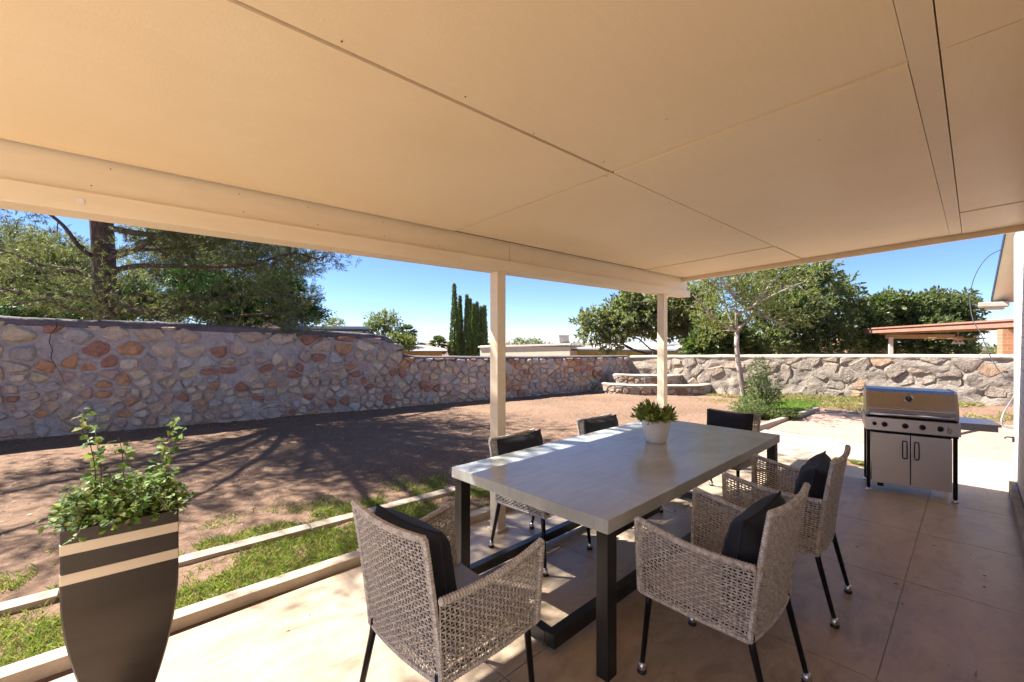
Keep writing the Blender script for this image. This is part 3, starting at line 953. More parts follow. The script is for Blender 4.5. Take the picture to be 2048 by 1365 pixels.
# ================================================================== TABLE
TU0, TU1, TV0, TV1, TZ = 1.75, 4.36, 1.17, 2.36, 0.76
tb = empty('dining_table', ((TU0 + TU1) / 2, (TV0 + TV1) / 2, 0))
tag(tb, 'long outdoor dining table with grey concrete top on a dark bronze steel frame', 'table')
tl = Vector(tb.location)
mb = MB()
mb.box((0, 0, TZ - 0.0325), (TU1 - TU0, TV1 - TV0, 0.065), 0, 0, 0.004)
mb.build('table_top', M['concretetop'], tb)
hu, hv = (TU1 - TU0) / 2 - 0.055, (TV1 - TV0) / 2 - 0.045
for su in (-1, 1):
    for sv in (-1, 1):
        mb = MB(); mb.box((su * hu, sv * hv, 0.3475), (0.075, 0.065, 0.694), 0, 0, 0.004)
        mb.build('leg', M['frame'], tb)
for su in (-1, 1):
    mb = MB(); mb.box((su * (hu - 0.17), 0, 0.669), (0.06, 2 * hv - 0.066, 0.05), 0, 0, 0.003)
    mb.build('end_rail', M['frame'], tb)
mb = MB(); mb.box((-hu + 0.26, -hv, 0.672), (0.44, 0.05, 0.04), 0, 0, 0.003)
mb.build('corner_brace', M['frame'], tb)
mb = MB(); mb.box((0, hv, 0.06), (2 * hu - 0.078, 0.055, 0.06), 0, 0, 0.003)
mb.build('stretcher', M['frame'], tb)
mb = MB(); mb.box((0.0, 1.5 - tl.y, 0.065), (2 * hu + 0.16, 0.06, 0.07), 0, 0, 0.003)
mb.build('stretcher', M['frame'], tb)
for su, v0 in ((-1, 1.47), (1, 1.47)):
    mb = MB(); mb.beam((su * (hu + (0.05 if su < 0 else 0.0)), v0 - tl.y + 0.065, 0.062), (su * hu, hv - 0.034, 0.062), 0.055, 0.06, 0, 0.003)
    mb.build('cross_bar', M['frame'], tb)

# ================================================================== WICKER ARMCHAIRS
def weave(mb, Sf, lu, lv, ps=0.0205, pr=0.0122, rw=0.0055, amp=0.0038, phase=0):
    """real strands: upright stakes and horizontal canes passing in front of and behind them"""
    nst = max(3, int(round(lu / ps))); nr = max(3, int(round(lv / pr)))
    e = 1e-3
    def fr(a, b):
        p = Sf(a, b); pu = Sf(min(1, a + e), b) - Sf(max(0, a - e), b); pv = Sf(a, min(1, b + e)) - Sf(a, max(0, b - e))
        pu.normalize(); pv.normalize(); n = pu.cross(pv).normalized()
        return p, pu, pv, n
    for i in range(nst + 1):
        a = i / nst
        pts = [fr(a, j / 10)[0] for j in range(11)]
        mb.tube(pts, 0.0030, 4, 0, False, False)
    ns = nst * 4
    grid = {}
    vs_, fs_ = [], []
    for j in range(nr + 1):
        b_ = (j + 0.0) / nr
        jb = random.uniform(-0.0012, 0.0012)
        base = len(vs_)
        for i in range(ns + 1):
            a = i / ns
            p, pu, pv, n = fr(a, b_)
            ph = math.cos(PI * a * nst + (PI if (j + phase) % 2 else 0))
            c_ = p + n * (ph * amp) + pv * (jb + 0.0006 * math.sin(i * 1.7 + j))
            wv = rw * (0.75 + 0.25 * abs(ph))
            vs_ += [c_ + pv * wv, c_ + n * 0.0022, c_ - pv * wv, c_ - n * 0.0022]
        for i in range(ns):
            q = base + i * 4
            for k in range(4):
                fs_.append((q + k, q + (k + 1) % 4, q + 4 + (k + 1) % 4, q + 4 + k))
    mb.add(vs_, fs_, 0, True)
def wrap_tube(mb, pts, r):
    """border rolled with cane"""
    P = [Vector(p) for p in pts]
    Q, L = [], 0
    for i in range(len(P) - 1):
        n = max(2, int((P[i + 1] - P[i]).length / 0.006))
        for k in range(n): Q.append(P[i].lerp(P[i + 1], k / n))
    Q.append(P[-1])
    mb.tube(Q, [r * (1.0 + (0.22 if i % 2 else -0.10)) for i in range(len(Q))], 6, 0, False)
BH, AH = 0.52, 0.0
WB, WF, DB, DF = 0.250, 0.275, -0.235, 0.245      # half widths at back and front, back and front lines
def back_S(a, b):
    x = (a * 2 - 1) * (WB + 0.004 * b)
    y = DB - 0.075 * b ** 1.25 - 0.018 * (1 - (a * 2 - 1) ** 2)
    z = 0.375 + b * (BH + 0.012 * (a * 2 - 1) ** 2)
    return Vector((x, y, z))
def arm_top(a):            # a: 0 at the back, 1 at the front
    return 0.645 + AH + (0.028 + AH * 0.6) * a - 0.020 * math.sin(PI * a)
def side_S(sgn):
    def f(a, b):
        x = sgn * (WB + (WF - WB) * a + 0.028 * b + 0.008 * math.sin(PI * a))
        y = DB - 0.03 * b * (1 - a) + (DF - DB) * a
        zb = 0.375 + 0.02 * a
        return Vector((x, y, zb + (arm_top(a) - zb) * b))
    return f
def seat_S(a, b):
    x = (a * 2 - 1) * (WB + (WF - WB) * b - 0.012)
    y = DB + 0.01 + (DF - DB - 0.02) * b
    return Vector((x, y, 0.425 + 0.012 * b - 0.012 * math.sin(PI * a) * math.sin(PI * b)))
def front_S(a, b):
    x = (a * 2 - 1) * WF
    return Vector((x, DF, 0.385 + 0.055 * b))
def make_chair():
    c = empty('wicker_armchair')
    mb = MB()
    weave(mb, back_S, 0.50, 0.485)
    N = 16
    wrap_tube(mb, [back_S(i / N, 1) for i in range(N + 1)], 0.013)
    wrap_tube(mb, [back_S(0, i / 8) for i in range(9)], 0.011)
    wrap_tube(mb, [back_S(1, i / 8) for i in range(9)], 0.011)
    wrap_tube(mb, [back_S(i / N, 0) for i in range(N + 1)], 0.009)
    mb.build('backrest', M['wicker'], c)
    for s in (-1, 1):
        mb = MB(); f = side_S(s)
        weave(mb, f, 0.51, 0.29)
        wrap_tube(mb, [f(i / N, 1) for i in range(N + 1)], 0.014)
        wrap_tube(mb, [f(1, i / 6) for i in range(7)], 0.013)
        wrap_tube(mb, [f(i / N, 0) for i in range(N + 1)], 0.009)
        mb.build('armrest', M['wicker'], c)
    mb = MB()
    weave(mb, seat_S, 0.50, 0.48, 0.024, 0.0125)
    weave(mb, front_S, 0.53, 0.055)
    mb.build('seat', M['wicker'], c)
    for sx, y0, y1, x0, x1 in ((-1, 0.21, 0.242, 0.25, 0.262), (1, 0.21, 0.242, 0.25, 0.262), (-1, -0.225, -0.315, 0.228, 0.232), (1, -0.225, -0.315, 0.228, 0.232)):
        mb = MB()
        mb.tube([(sx * x0, y0, 0.42), (sx * x0, y0 + (y1 - y0) * 0.15, 0.34), (sx * x1, y1, 0.034)], [0.0155, 0.015, 0.0115], 10)
        lg = mb.build('leg', M['blackmetal'], c)
        mb = MB()
        mb.lathe([(0.0, 0.052), (0.0125, 0.052), (0.019, 0.042), (0.0215, 0.028), (0.018, 0.018)], (sx * x1, y1, 0), 14)
        mb.build('foot_cap', M['chrome'], lg)
        mb = MB()
        mb.lathe([(0.018, 0.0178), (0.0225, 0.014), (0.021, 0.002), (0.0, 0.0)], (sx * x1, y1, 0), 14)
        mb.build('rubber_foot', M['rubber'], lg)
    mb = MB()
    mb.tube([(-0.245, 0.22, 0.395), (0.245, 0.22, 0.395)], 0.009, 6)
    mb.tube([(-0.225, -0.215, 0.395), (0.225, -0.215, 0.395)], 0.009, 6)
    mb.tube([(-0.24, -0.215, 0.395), (-0.25, 0.22, 0.395)], 0.009, 6)
    mb.tube([(0.24, -0.215, 0.395), (0.25, 0.22, 0.395)], 0.009, 6)
    mb.build('seat_frame', M['blackmetal'], c)
    return c
# centre u, v and facing (angle of the chair's +Y in world)
chairs = [
    (1.155, 1.565, -PI / 2 + 0.03, 'wicker armchair with smooth blue-grey seat pad at the table end nearest the tall planter'),
    (2.20, 0.86, -0.02, 'wicker armchair with bare woven seat closest to the camera on the grill side'),
    (3.23, 0.86, 0.03, 'wicker armchair on the grill side of the table, the one nearer the grill'),
    (2.52, 2.26, PI + 0.03, 'wicker armchair with leaf print seat pad right beside the porch post'),
    (3.60, 2.26, PI - 0.06, 'wicker armchair on the yard side of the table, midway between the porch posts'),
    (4.60, 1.76, PI / 2 - 0.04, 'grey wicker armchair at the far short end of the table facing the camera'),
]
BH, AH = 0.525, 0.045
proto = make_chair()
BH, AH = 0.435, 0.0
proto_low = make_chair()
CH = []
for i, (u, v, rz, lab) in enumerate(chairs):
    c = proto if i == 0 else proto_low if i == 3 else copy_tree(proto if i < 3 else proto_low)
    c.location = (u, v, 0); c.rotation_euler = (0, 0, rz)
    tag(c, lab, 'armchair', 'wicker armchairs round the dining table')
    CH.append(c)

def pillow_mesh(wd, ht, th, seed, pw=3.0, n=22, wr=0.006, sag=0.0):
    mb = MB()
    for sgn in (1, -1):
        vs_, fs_ = [], []
        for i in range(n + 1):
            for j in range(n + 1):
                a, b_ = i / n * 2 - 1, j / n * 2 - 1
                e = (max(0, 1 - abs(a) ** pw) * max(0, 1 - abs(b_) ** pw)) ** 0.42
                pinch = 1 - 0.05 * (1 - abs(a) ** 2) * abs(b_) ** 6 - 0.0
                x = a * wd / 2 * (1 - 0.04 * (1 - b_ * b_))
                z = b_ * ht / 2 * (1 - 0.04 * (1 - a * a)) * pinch
                wv = wr * e * (mnoise.noise(Vector((a * 2.2, b_ * 4.0, seed + sgn * 7))) + 0.6 * mnoise.noise(Vector((a * 6, b_ * 3, seed + 3))))
                z -= sag * (1 - a * a) * max(0, b_)
                vs_.append((x, sgn * (th / 2 * e + wv * 1.5) , z))
        for i in range(n):
            for j in range(n):
                q = i * (n + 1) + j
                f = (q, q + 1, q + n + 2, q + n + 1)
                fs_.append(f if sgn > 0 else tuple(reversed(f)))
        mb.add(vs_, fs_, 0, True)
    # piping round the seam
    ring = []
    for k in range(48):
        t = k / 48 * 8
        if t < 2: a, b_ = t - 1, -1
        elif t < 4: a, b_ = 1, t - 3
        elif t < 6: a, b_ = 5 - t, 1
        else: a, b_ = -1, 7 - t
        pinch = 1 - 0.05 * (1 - abs(a) ** 2) * abs(b_) ** 6
        ring.append((a * wd / 2 * (1 - 0.04 * (1 - b_ * b_)), 0, b_ * ht / 2 * (1 - 0.04 * (1 - a * a)) * pinch - sag * (1 - a * a) * max(0, b_)))
    ring.append(ring[0])
    mb.tube(ring, 0.005, 5)
    return mb
pil = [
    'plump black cushion leaning in the wicker chair at the near short end of the table',
    'black cushion in the bare-seated wicker chair closest to the camera',
    'black cushion in the wicker chair nearest the grill',
    'black cushion rising over the table edge right beside the porch post',
    'black cushion rising over the table edge midway between the porch posts',
    'black cushion at the far short end of the table behind the potted plant',
]
for i, (u, v, rz, lab) in enumerate(chairs):
    R = Matrix.Translation((u, v, 0)) @ Matrix.Rotation(rz, 4, 'Z')
    top = (0.025, 0.0, 0.0)[i] if i < 3 else -0.025
    o = pillow_mesh(0.45 if i < 3 else 0.47 if i == 5 else 0.52, 0.43 if i < 3 else 0.44, 0.19 if i < 3 else 0.15, i * 5.3, 3.0, 22, 0.009).build('cushion', M['blackfab'])
    loc = R @ Vector((random.uniform(-0.015, 0.015), -0.175 if i < 3 else -0.20, 0.645 + top))
    o.matrix_world = Matrix.Translation(loc) @ Matrix.Rotation(rz + random.uniform(-0.08, 0.08), 4, 'Z') @ Matrix.Rotation(math.radians(9), 4, 'X') @ Matrix.Rotation(random.uniform(-0.05, 0.05), 4, 'Y')
    tag(o, pil[i], 'cushion', 'black cushions on the wicker armchairs')
def pad(i, mat, label, cat='seat pad'):
    u, v, rz, _ = chairs[i]
    R = Matrix.Translation((u, v, 0)) @ Matrix.Rotation(rz, 4, 'Z')
    o = pillow_mesh(0.46, 0.46, 0.055, 40 + i, 6.0, 22, 0.002).build('seat_pad', mat)
    o.matrix_world = Matrix.Translation(R @ Vector((0, 0.015, 0.462))) @ Matrix.Rotation(rz, 4, 'Z') @ Matrix.Rotation(PI / 2, 4, 'X')
    return tag(o, label, cat)
pad(0, M['greyfab'], 'smooth blue-grey seat pad on the wicker chair at the near short end of the table')
pad(3, M['floral'], 'black and white leaf print seat pad on the chair beside the porch post')

# ================================================================== POTTED PLANT ON THE TABLE
pc = G(1312, 884, TZ)
pot = empty('potted_plant', (pc.x, pc.y, TZ))
tag(pot, 'leafy yellow-green plant in a tapered white pot standing on the concrete table', 'potted plant')
mb = MB()
mb.lathe([(0.0, 0.0005), (0.072, 0.0005), (0.078, 0.006), (0.090, 0.05), (0.104, 0.11), (0.116, 0.185), (0.117, 0.190), (0.112, 0.190), (0.104, 0.165), (0.0, 0.16)], n=40)
mb.build('pot', M['porcelain'], pot)
mb = MB(); mb.lathe([(0.104, 0.166), (0.06, 0.172), (0.0, 0.175)], n=24); mb.build('soil', M['soil'], pot)
def broad_leaves(specs, bend=0.35, lobes=False):
    """specs: (pos, dir, normal, length, width) -> bent leaf blades of 2 x 5 quads"""
    V, F = [], []
    n = 5
    for (p, d, nn, L, Wd) in specs:
        s = d.cross(nn).normalized()
        b = len(V)
        for k in range(n + 1):
            t = k / n
            c = p + d * (L * t) + nn * (-bend * L * t * t)
            wv = Wd * 0.5 * math.sin(PI * min(1, t * 0.92 + 0.04)) ** 0.8
            if lobes: wv *= (1.25 if k in (1, 3) else 0.75)
            V += [c - s * wv + nn * wv * 0.35, c, c + s * wv + nn * wv * 0.35]
        for k in range(n):
            q = b + k * 3
            F += [(q, q + 3, q + 4, q + 1), (q + 1, q + 4, q + 5, q + 2)]
    return np.array([tuple(v) for v in V]), np.array(F)
mb = MB(); sp = []
for k in range(60):
    a = random.random() * 2 * PI; el = random.uniform(0.12, 1.35)
    L = random.uniform(0.08, 0.155)
    b0 = Vector((math.cos(a) * random.uniform(0, 0.075), math.sin(a) * random.uniform(0, 0.075), 0.165))
    d0 = Vector((math.cos(a) * math.cos(el), math.sin(a) * math.cos(el), math.sin(el)))
    e = b0 + d0 * L
    mb.tube([b0, b0.lerp(e, 0.5) + Vector((0, 0, 0.01)), e], 0.0016, 4)
    for q in range(19):
        t = random.uniform(0.35, 1.0)
        p = b0.lerp(e, t)
        r = Vector((random.gauss(0, 1), random.gauss(0, 1), random.gauss(0.2, 0.8))).normalized()
        d = (d0 * 0.55 + r * 0.95).normalized()
        sp.append((p, d, d.cross(r).cross(d).normalized() if d.cross(r).length > 0.01 else Vector((0, 0, 1)), random.uniform(0.028, 0.052), random.uniform(0.013, 0.021)))
mb.build('stems', M['darkbark'], pot)
V, F = broad_leaves(sp)
np_mesh('leaves', V, F, M['potleaf'], pot, smooth=True)

# ================================================================== TALL PLANTER
pl = empty('tall_planter', (0.155, 2.56, 0), math.radians(-5))
tag(pl, 'tall square bronze planter with two pale bands, overflowing with ivy, by the patio kerb', 'planter')
HP = 0.865
def half(z):              # half width of the swelling, tapering body
    t = min(1, z / 0.60)
    return 0.180 * max(0.42, 1 - 0.62 * (1 - t) ** 1.7)
def sq_ring(mb, zs, out=0.0, mi=0, rev=False):
    rows = []
    for z, o_ in zs:
        h = half(z) + o_
        r = 0.006
        rows.append([(-h + r, -h), (h - r, -h), (h, -h + r), (h, h - r), (h - r, h), (-h + r, h), (-h, h - r), (-h, -h + r)])
    vs_ = [(p[0], p[1], zs[i][0]) for i, row in enumerate(rows) for p in row]
    fs_ = []
    for i in range(len(rows) - 1):
        for k in range(8):
            a, b_ = i * 8 + k, i * 8 + (k + 1) % 8
            fs_.append((a, b_, b_ + 8, a + 8))
    mb.add(vs_, fs_, mi, False)
mb = MB()
sq_ring(mb, [(HP * i / 24, 0.0) for i in range(25)])
h = half(HP)
vs_ = [(-h, -h, HP), (h, -h, HP), (h, h, HP), (-h, h, HP), (-h + .012, -h + .012, HP), (h - .012, -h + .012, HP), (h - .012, h - .012, HP), (-h + .012, h - .012, HP)]
vs_ += [(p[0], p[1], HP - 0.12) for p in vs_[4:8]]
mb.add(vs_, [(0, 1, 5, 4), (1, 2, 6, 5), (2, 3, 7, 6), (3, 0, 4, 7), (4, 5, 9, 8), (5, 6, 10, 9), (6, 7, 11, 10), (7, 4, 8, 11)])
mb.add([(-.07, -.07, 0.001), (.07, -.07, 0.001), (.07, .07, 0.001), (-.07, .07, 0.001)], [(3, 2, 1, 0)])
mb.build('body', M['bronze'], pl)
for z0, z1 in ((0.775, 0.815), (0.662, 0.702)):
    mb = MB(); sq_ring(mb, [(z0, 0.0), (z0 + 0.0005, 0.002), (z1 - 0.0005, 0.002), (z1, 0.0)])
    mb.build('band', M['band'], pl)
mb = MB(); mb.box((0, 0, HP - 0.07), (2 * h - 0.03, 2 * h - 0.03, 0.06)); mb.build('soil', M['soil'], pl)
mb = MB(); sp = []
def vine(p0, dirs, L, leafs=16, ls=(0.025, 0.045), wd=0.22):
    p = Vector(p0); d = Vector(dirs).normalized(); pts = [p.copy()]
    n = 10
    for k in range(n):
        d = (d + Vector((random.gauss(0, wd), random.gauss(0, wd), random.gauss(0, .15) - 0.10 * (k / n) * (1 if dirs[2] < 0.9 else 0)))).normalized()
        p = p + d * (L / n); pts.append(p.copy())
    mb.tube(pts, [0.0028 - 0.0018 * i / n for i in range(n + 1)], 4)
    for q in range(leafs):
        t = random.uniform(0.12, 1) * n
        i = min(n - 1, int(t)); pp = pts[i].lerp(pts[i + 1], t - i)
        r = Vector((random.gauss(0, 1), random.gauss(0, 1), random.gauss(0.2, 0.7))).normalized()
        nn = (Vector((0, 0, 1)) + Vector((random.gauss(0, .6), random.gauss(0, .6), 0)) + Vector((0, -0.3, 0))).normalized()
        dd = (r - nn * r.dot(nn)).normalized()
        sp.append((pp + dd * 0.01, dd, nn, random.uniform(*ls), random.uniform(ls[0] * 0.75, ls[1] * 0.8)))
for k in range(330):
    a = random.random() * 2 * PI; rr = random.uniform(0, 0.14)
    el = random.uniform(0.3, 1.45)
    vine((math.cos(a) * rr, math.sin(a) * rr, HP - 0.03 + random.uniform(0, 0.04)), (math.cos(a) * math.cos(el), math.sin(a) * math.cos(el), math.sin(el) * 0.75), random.uniform(0.08, 0.165), 16, (0.014, 0.030))
for (x, y, L) in ((-0.10, 0.06, 0.46), (-0.08, 0.08, 0.36), (0.13, 0.05, 0.44), (0.10, 0.10, 0.36), (0.02, 0.05, 0.34)):
    vine((x, y, HP - 0.02), (random.uniform(-.05, .05), 0, 1), L, 30, (0.022, 0.042), 0.09)
for (x, L) in ((-0.13, 0.12), (-0.05, 0.10), (0.05, 0.09), (0.12, 0.08)):
    vine((x, -0.15, HP + 0.02), (random.uniform(-.2, .2), -0.6, -0.15), L, 12, (0.014, 0.03))
mb.build('stems', M['darkbark'], pl)
V, F = broad_leaves(sp, 0.25, True)
np_mesh('ivy_leaves', V, F, M['ivy'], pl, smooth=True)

# ================================================================== GRILL
gl, gr_ = W(3.74, 4.72), W(4.28, 4.34)
gd = (gr_ - gl).normalized()
gang = math.atan2(gd.y, gd.x)
GW = 0.70
gc = (gl + gr_) / 2
gn = Vector((-gd.y, gd.x, 0))                       # away from the camera
grill = empty('gas_grill', gc, gang)
tag(grill, 'stainless steel gas barbecue with closed hood and two cupboard doors standing on the patio', 'barbecue')
GD = 0.46
hw = GW / 2
for sx in (-1, 1):
    for y in (0.018, GD - 0.02):
        mb = MB(); mb.box((sx * (hw - 0.02), y, 0.325), (0.032, 0.032, 0.59), 0, 0, 0.004)
        lg = mb.build('leg', M['blackmetal'], grill)
        mb = MB(); mb.lathe([(0, 0), (0.026, 0), (0.028, 0.008), (0.012, 0.016), (0.012, 0.034), (0, 0.034)], (sx * (hw - 0.02), y, 0), 14)
        mb.build('levelling_foot', M['chrome'], lg)
mb = MB()
mb.box((0, GD / 2 + 0.01, 0.36), (GW - 0.088, GD - 0.05, 0.52), 0, 0, 0.003)
mb.build('cabinet', M['frame'], grill)
mb = MB(); mb.box((0, 0.012, 0.630), (GW, 0.045, 0.022), 0, 0, 0.003); mb.build('front_rail', M['blackmetal'], grill)
mb = MB(); mb.box((-0.23, 0.06, 0.075), (0.05, 0.05, 0.05), 0, 0, 0.003); mb.build('cabinet_foot', M['blackmetal'], grill)
dw = (GW - 0.09) / 2
for sx in (-1, 1):
    mb = MB(); mb.box((sx * (dw / 2 + 0.002), -0.002, 0.354), (dw - 0.005, 0.022, 0.515), 0, 0, 0.003)
    dr = mb.build('door', M['steel'], grill)
    x = sx * 0.045
    mb = MB()
    P = []
    for k in range(25):
        a = 2 * PI * k / 24
        ex = 0.5 if sx > 0 else 0.2
        cx_, cz_ = math.cos(a), math.sin(a)
        P.append((x + 0.017 * math.copysign(abs(cx_) ** ex, cx_), -0.034, 0.465 + 0.088 * math.copysign(abs(cz_) ** (0.35 if sx > 0 else 0.2), cz_)))
    mb.tube(P, 0.0048, 6)
    mb.tube([(x, -0.034, 0.55), (x, -0.012, 0.55)], 0.0045, 6)
    mb.tube([(x, -0.034, 0.38), (x, -0.012, 0.38)], 0.0045, 6)
    mb.build('handle', M['blackmetal'], dr)
# firebox and control panel
def xprism(mb, prof, x0, x1, mi=0):
    """profile in (y, z), run across the grill"""
    n = len(prof)
    vs_ = [(x0, p[0], p[1]) for p in prof] + [(x1, p[0], p[1]) for p in prof]
    fs_ = [tuple(range(n)), tuple(reversed(range(n, 2 * n)))] + [(i, n + i, n + (i + 1) % n, (i + 1) % n) for i in range(n)]
    mb.add(vs_, fs_, mi)
mb = MB()
xprism(mb, [(-0.045, 0.645), (-0.030, 0.77), (0.02, 0.785), (GD, 0.785), (GD, 0.645)], -hw - 0.01, hw + 0.01)
cp = mb.build('control_panel', M['steelmid'], grill)
for x in (-0.285, -0.205, -0.045, 0.085, 0.215):
    mb = MB()
    X = Matrix.Translation((x, -0.0385, 0.708)) @ Matrix.Rotation(PI / 2 - 0.10, 4, 'X')
    r = 0.017 if x < -0.25 else 0.023
    mb.lathe([(0, 0.0), (r * 1.25, 0.0), (r * 1.25, 0.004), (r * 1.05, 0.006)], n=22, M=X)
    kb = mb.build('knob_bezel', M['chrome'], cp)
    mb = MB()
    mb.lathe([(r, 0.005), (r * 0.95, 0.024), (r * 0.8, 0.029), (0, 0.030)], n=22, M=X)
    mb.box((0, 0, 0.031), (0.007, r * 1.7, 0.010), 0.5, 0, 0.001, X)
    mb.build('knob', M['blackmetal'], cp)
mb = MB()
fl = [(0.268, 0.735), (0.262, 0.755), (0.270, 0.775), (0.268, 0.79), (0.281, 0.78), (0.285, 0.765), (0.294, 0.775), (0.298, 0.755), (0.290, 0.738), (0.279, 0.73), (0.268, 0.735)]
mb.tube([(x, -0.0455 + (z - 0.70) * 0.103, z - 0.06) for x, z in fl], 0.0022, 5)
mb.tube([(x * 0.5 + 0.14, -0.0455 + (z - 0.70) * 0.103, z * 0.5 + 0.317) for x, z in fl], 0.0018, 5)
mb.build('flame_emblem', M['frame'], cp)
# hood
prof = [(-0.005, 0.787), (-0.025, 0.80), (-0.028, 0.85), (-0.018, 0.885), (0.050, 1.035), (0.10, 1.060), (0.38, 1.060), (0.43, 1.035), (0.45, 0.95), (0.45, 0.787)]
mb = MB(); xprism(mb, prof, -hw + 0.012, hw - 0.012)
hood = mb.build('hood', M['steeldark'], grill)
for sx in (-1, 1):
    mb = MB()
    pr2 = [(p[0] + (0.006 if p[0] > 0.2 else -0.006), p[1] + (0.006 if p[1] > 1 else 0)) for p in prof]
    xprism(mb, pr2, sx * (hw - 0.011) - 0.011, sx * (hw - 0.011) + 0.011)
    mb.build('hood_end', M['steelmid'], hood)
mb = MB()
mb.tube([(-hw + 0.03, -0.065, 0.815), (hw - 0.03, -0.065, 0.815)], 0.0125, 12)
for x in (-hw + 0.05, hw - 0.05): mb.tube([(x, -0.065, 0.815), (x, -0.02, 0.83)], 0.009, 8)
mb.build('hood_handle', M['chrome'], hood)
mb = MB(); xprism(mb, [(-0.040, 0.862), (-0.036, 0.874), (-0.014, 0.882), (-0.014, 0.86)], -hw + 0.02, hw - 0.02); mb.build('hood_lip', M['chrome'], hood)
X = Matrix.Translation((-0.01, 0.022, 0.975)) @ Matrix.Rotation(math.radians(65), 4, 'X')
mb = MB(); mb.lathe([(0, 0.004), (0.030, 0.004), (0.032, 0.010), (0.035, 0.010), (0.035, 0.0)], n=28, M=X)
th = mb.build('thermometer', M['chrome'], hood)
mb = MB(); mb.lathe([(0.0, 0.0055), (0.029, 0.0055)], n=28, M=X); mb.build('dial', M['frame'], th)
mb = MB()
mb.box((0, 0.006, 0.0075), (0.003, 0.022, 0.001), 0, 0, 0, X)
for k in range(9):
    a = math.radians(-120 + 30 * k)
    mb.box((0.023 * math.sin(a), 0.023 * math.cos(a), 0.0075), (0.002, 0.006, 0.001), -a, 0, 0, X)
mb.build('needle', M['porcelain'], th)
# side shelf on the right
mb = MB()
poly = [(hw + 0.012, 0.01), (hw + 0.27, 0.03), (hw + 0.30, 0.06), (hw + 0.30, 0.40), (hw + 0.27, 0.43), (hw + 0.012, 0.45)]
mb.prism(poly, 0.758, 0.778)
mb.prism([(hw + 0.012, 0.0), (hw + 0.27, 0.02), (hw + 0.27, 0.035), (hw + 0.012, 0.016)], 0.712, 0.759)
sh = mb.build('side_shelf', M['steeldark'], grill)
mb = MB()
for y in (0.05, 0.40):
    mb = MB(); mb.beam((hw + 0.012, y, 0.66), (hw + 0.22, y, 0.75), 0.02, 0.02)
    mb.build('shelf_bracket', M['steel'], sh)

# ================================================================== GRASS, WEEDS, LITTER
def grass(name, n, sampler, hmin, hmax, wd, mat, lean=0.5):
    P = []
    while len(P) < n:
        q = sampler()
        if q is not None: P.append(q)
    P = np.array(P)
    a = RNG.random(n) * 2 * PI
    H = RNG.uniform(hmin, hmax, n)
    ln = RNG.normal(size=(n, 2)) * lean * H[:, None]
    sx, sy = np.cos(a) * wd / 2, np.sin(a) * wd / 2
    z = P[:, 2]
    v0 = np.stack([P[:, 0] - sx, P[:, 1] - sy, z - 0.004], 1)
    v1 = np.stack([P[:, 0] + sx, P[:, 1] + sy, z - 0.004], 1)
    v2 = np.stack([P[:, 0] + sx * .6 + ln[:, 0] * .4, P[:, 1] + sy * .6 + ln[:, 1] * .4, z + H * .6], 1)
    v3 = np.stack([P[:, 0] + ln[:, 0], P[:, 1] + ln[:, 1], z + H], 1)
    V = np.stack([v0, v1, v2, v3], 1).reshape(-1, 3)
    o = np_mesh(name, V, np.arange(4 * n).reshape(-1, 4), mat)
    return tag(o, kind='stuff')
def nz(x, y, s, o=0.0): return mnoise.noise(Vector((x * s, y * s, o)))
def lawn_strip():
    u = random.uniform(-3.0, 4.4)
    lo, hi = 3.36 - 0.0304 * (u + 6) + 0.06, 4.36 - 0.0629 * (u + 6) - 0.07
    if u > 2.9: hi = 3.75 - 0.35 * (u - 2.9)
    if hi <= lo: return None
    v = random.uniform(lo, hi)
    k = nz(u, v, 1.7) + 0.5 * nz(u, v, 6, 5)
    if k < -0.17 + random.uniform(-0.25, 0.25): return None
    return (u, v, ground_z(u, v))
o = grass('lawn_strip_grass', 48000, lawn_strip, 0.012, 0.042, 0.005, M['grass'], 0.6)
tag(o, 'patchy short grass growing between the two concrete kerbs', 'grass')
def weeds():
    u = random.uniform(-2.5, 4.2)
    v = 4.36 - 0.0629 * (u + 6) + 0.1 + abs(random.gauss(0, 0.28))
    if nz(u, v, 2.6, 3) + 0.3 * nz(u, v, 9, 8) < 0.04: return None
    return (u, v, ground_z(u, v))
o = grass('yard_weeds', 9000, weeds, 0.01, 0.05, 0.006, M['grass'], 0.7)
tag(o, 'thin weeds sprouting in the dirt beyond the far kerb', 'weeds')
lc = G(1590, 815)
def lawn2():
    px = random.uniform(1505, 1690)
    py = random.uniform(806, 842)
    e = ((px - 1590) / 92) ** 2 + ((py - 819) / 13) ** 2
    if e > 1.0 + 0.5 * nz(px * 0.03, py * 0.1, 1.0): return None
    p = G(px, py)
    if p.y < 2.55: return None
    return (p.x, p.y, ground_z(p.x, p.y))
o = grass('lawn_patch', 26000, lawn2, 0.03, 0.07, 0.012, M['lawn'], 0.5)
tag(o, 'small bright green lawn patch beside the path kerb', 'grass')
def drygrass():
    s = random.uniform(2.5, LR - 0.2); out = 0.04 + abs(random.gauss(0, 0.75))
    if out > 2.1: return None
    p = placeR(s, 0, out)
    if nz(p.x, p.y, 1.1, 2) + 0.4 * nz(p.x, p.y, 5, 1) < -0.05: return None
    if p.x < 12.1 and p.y < 2.62 and p.x > 6.9: return None
    return (p.x, p.y, ground_z(p.x, p.y))
o = grass('dry_grass', 20000, drygrass, 0.02, 0.075, 0.010, M['dry'], 0.7)
tag(o, 'dry yellow grass along the foot of the sunlit far wall', 'grass')
def gap_g():
    u, v = random.uniform(6.97, 7.33), random.uniform(0.64, 1.28)
    if nz(u, v, 4, 2) < 0.02: return None
    return (u, v, ground_z(u, v) + 0.01)
o = grass('gap_weeds', 2500, gap_g, 0.015, 0.05, 0.006, M['grass'], 0.7)
tag(o, 'weeds in the gap between patio and walkway slabs', 'weeds')
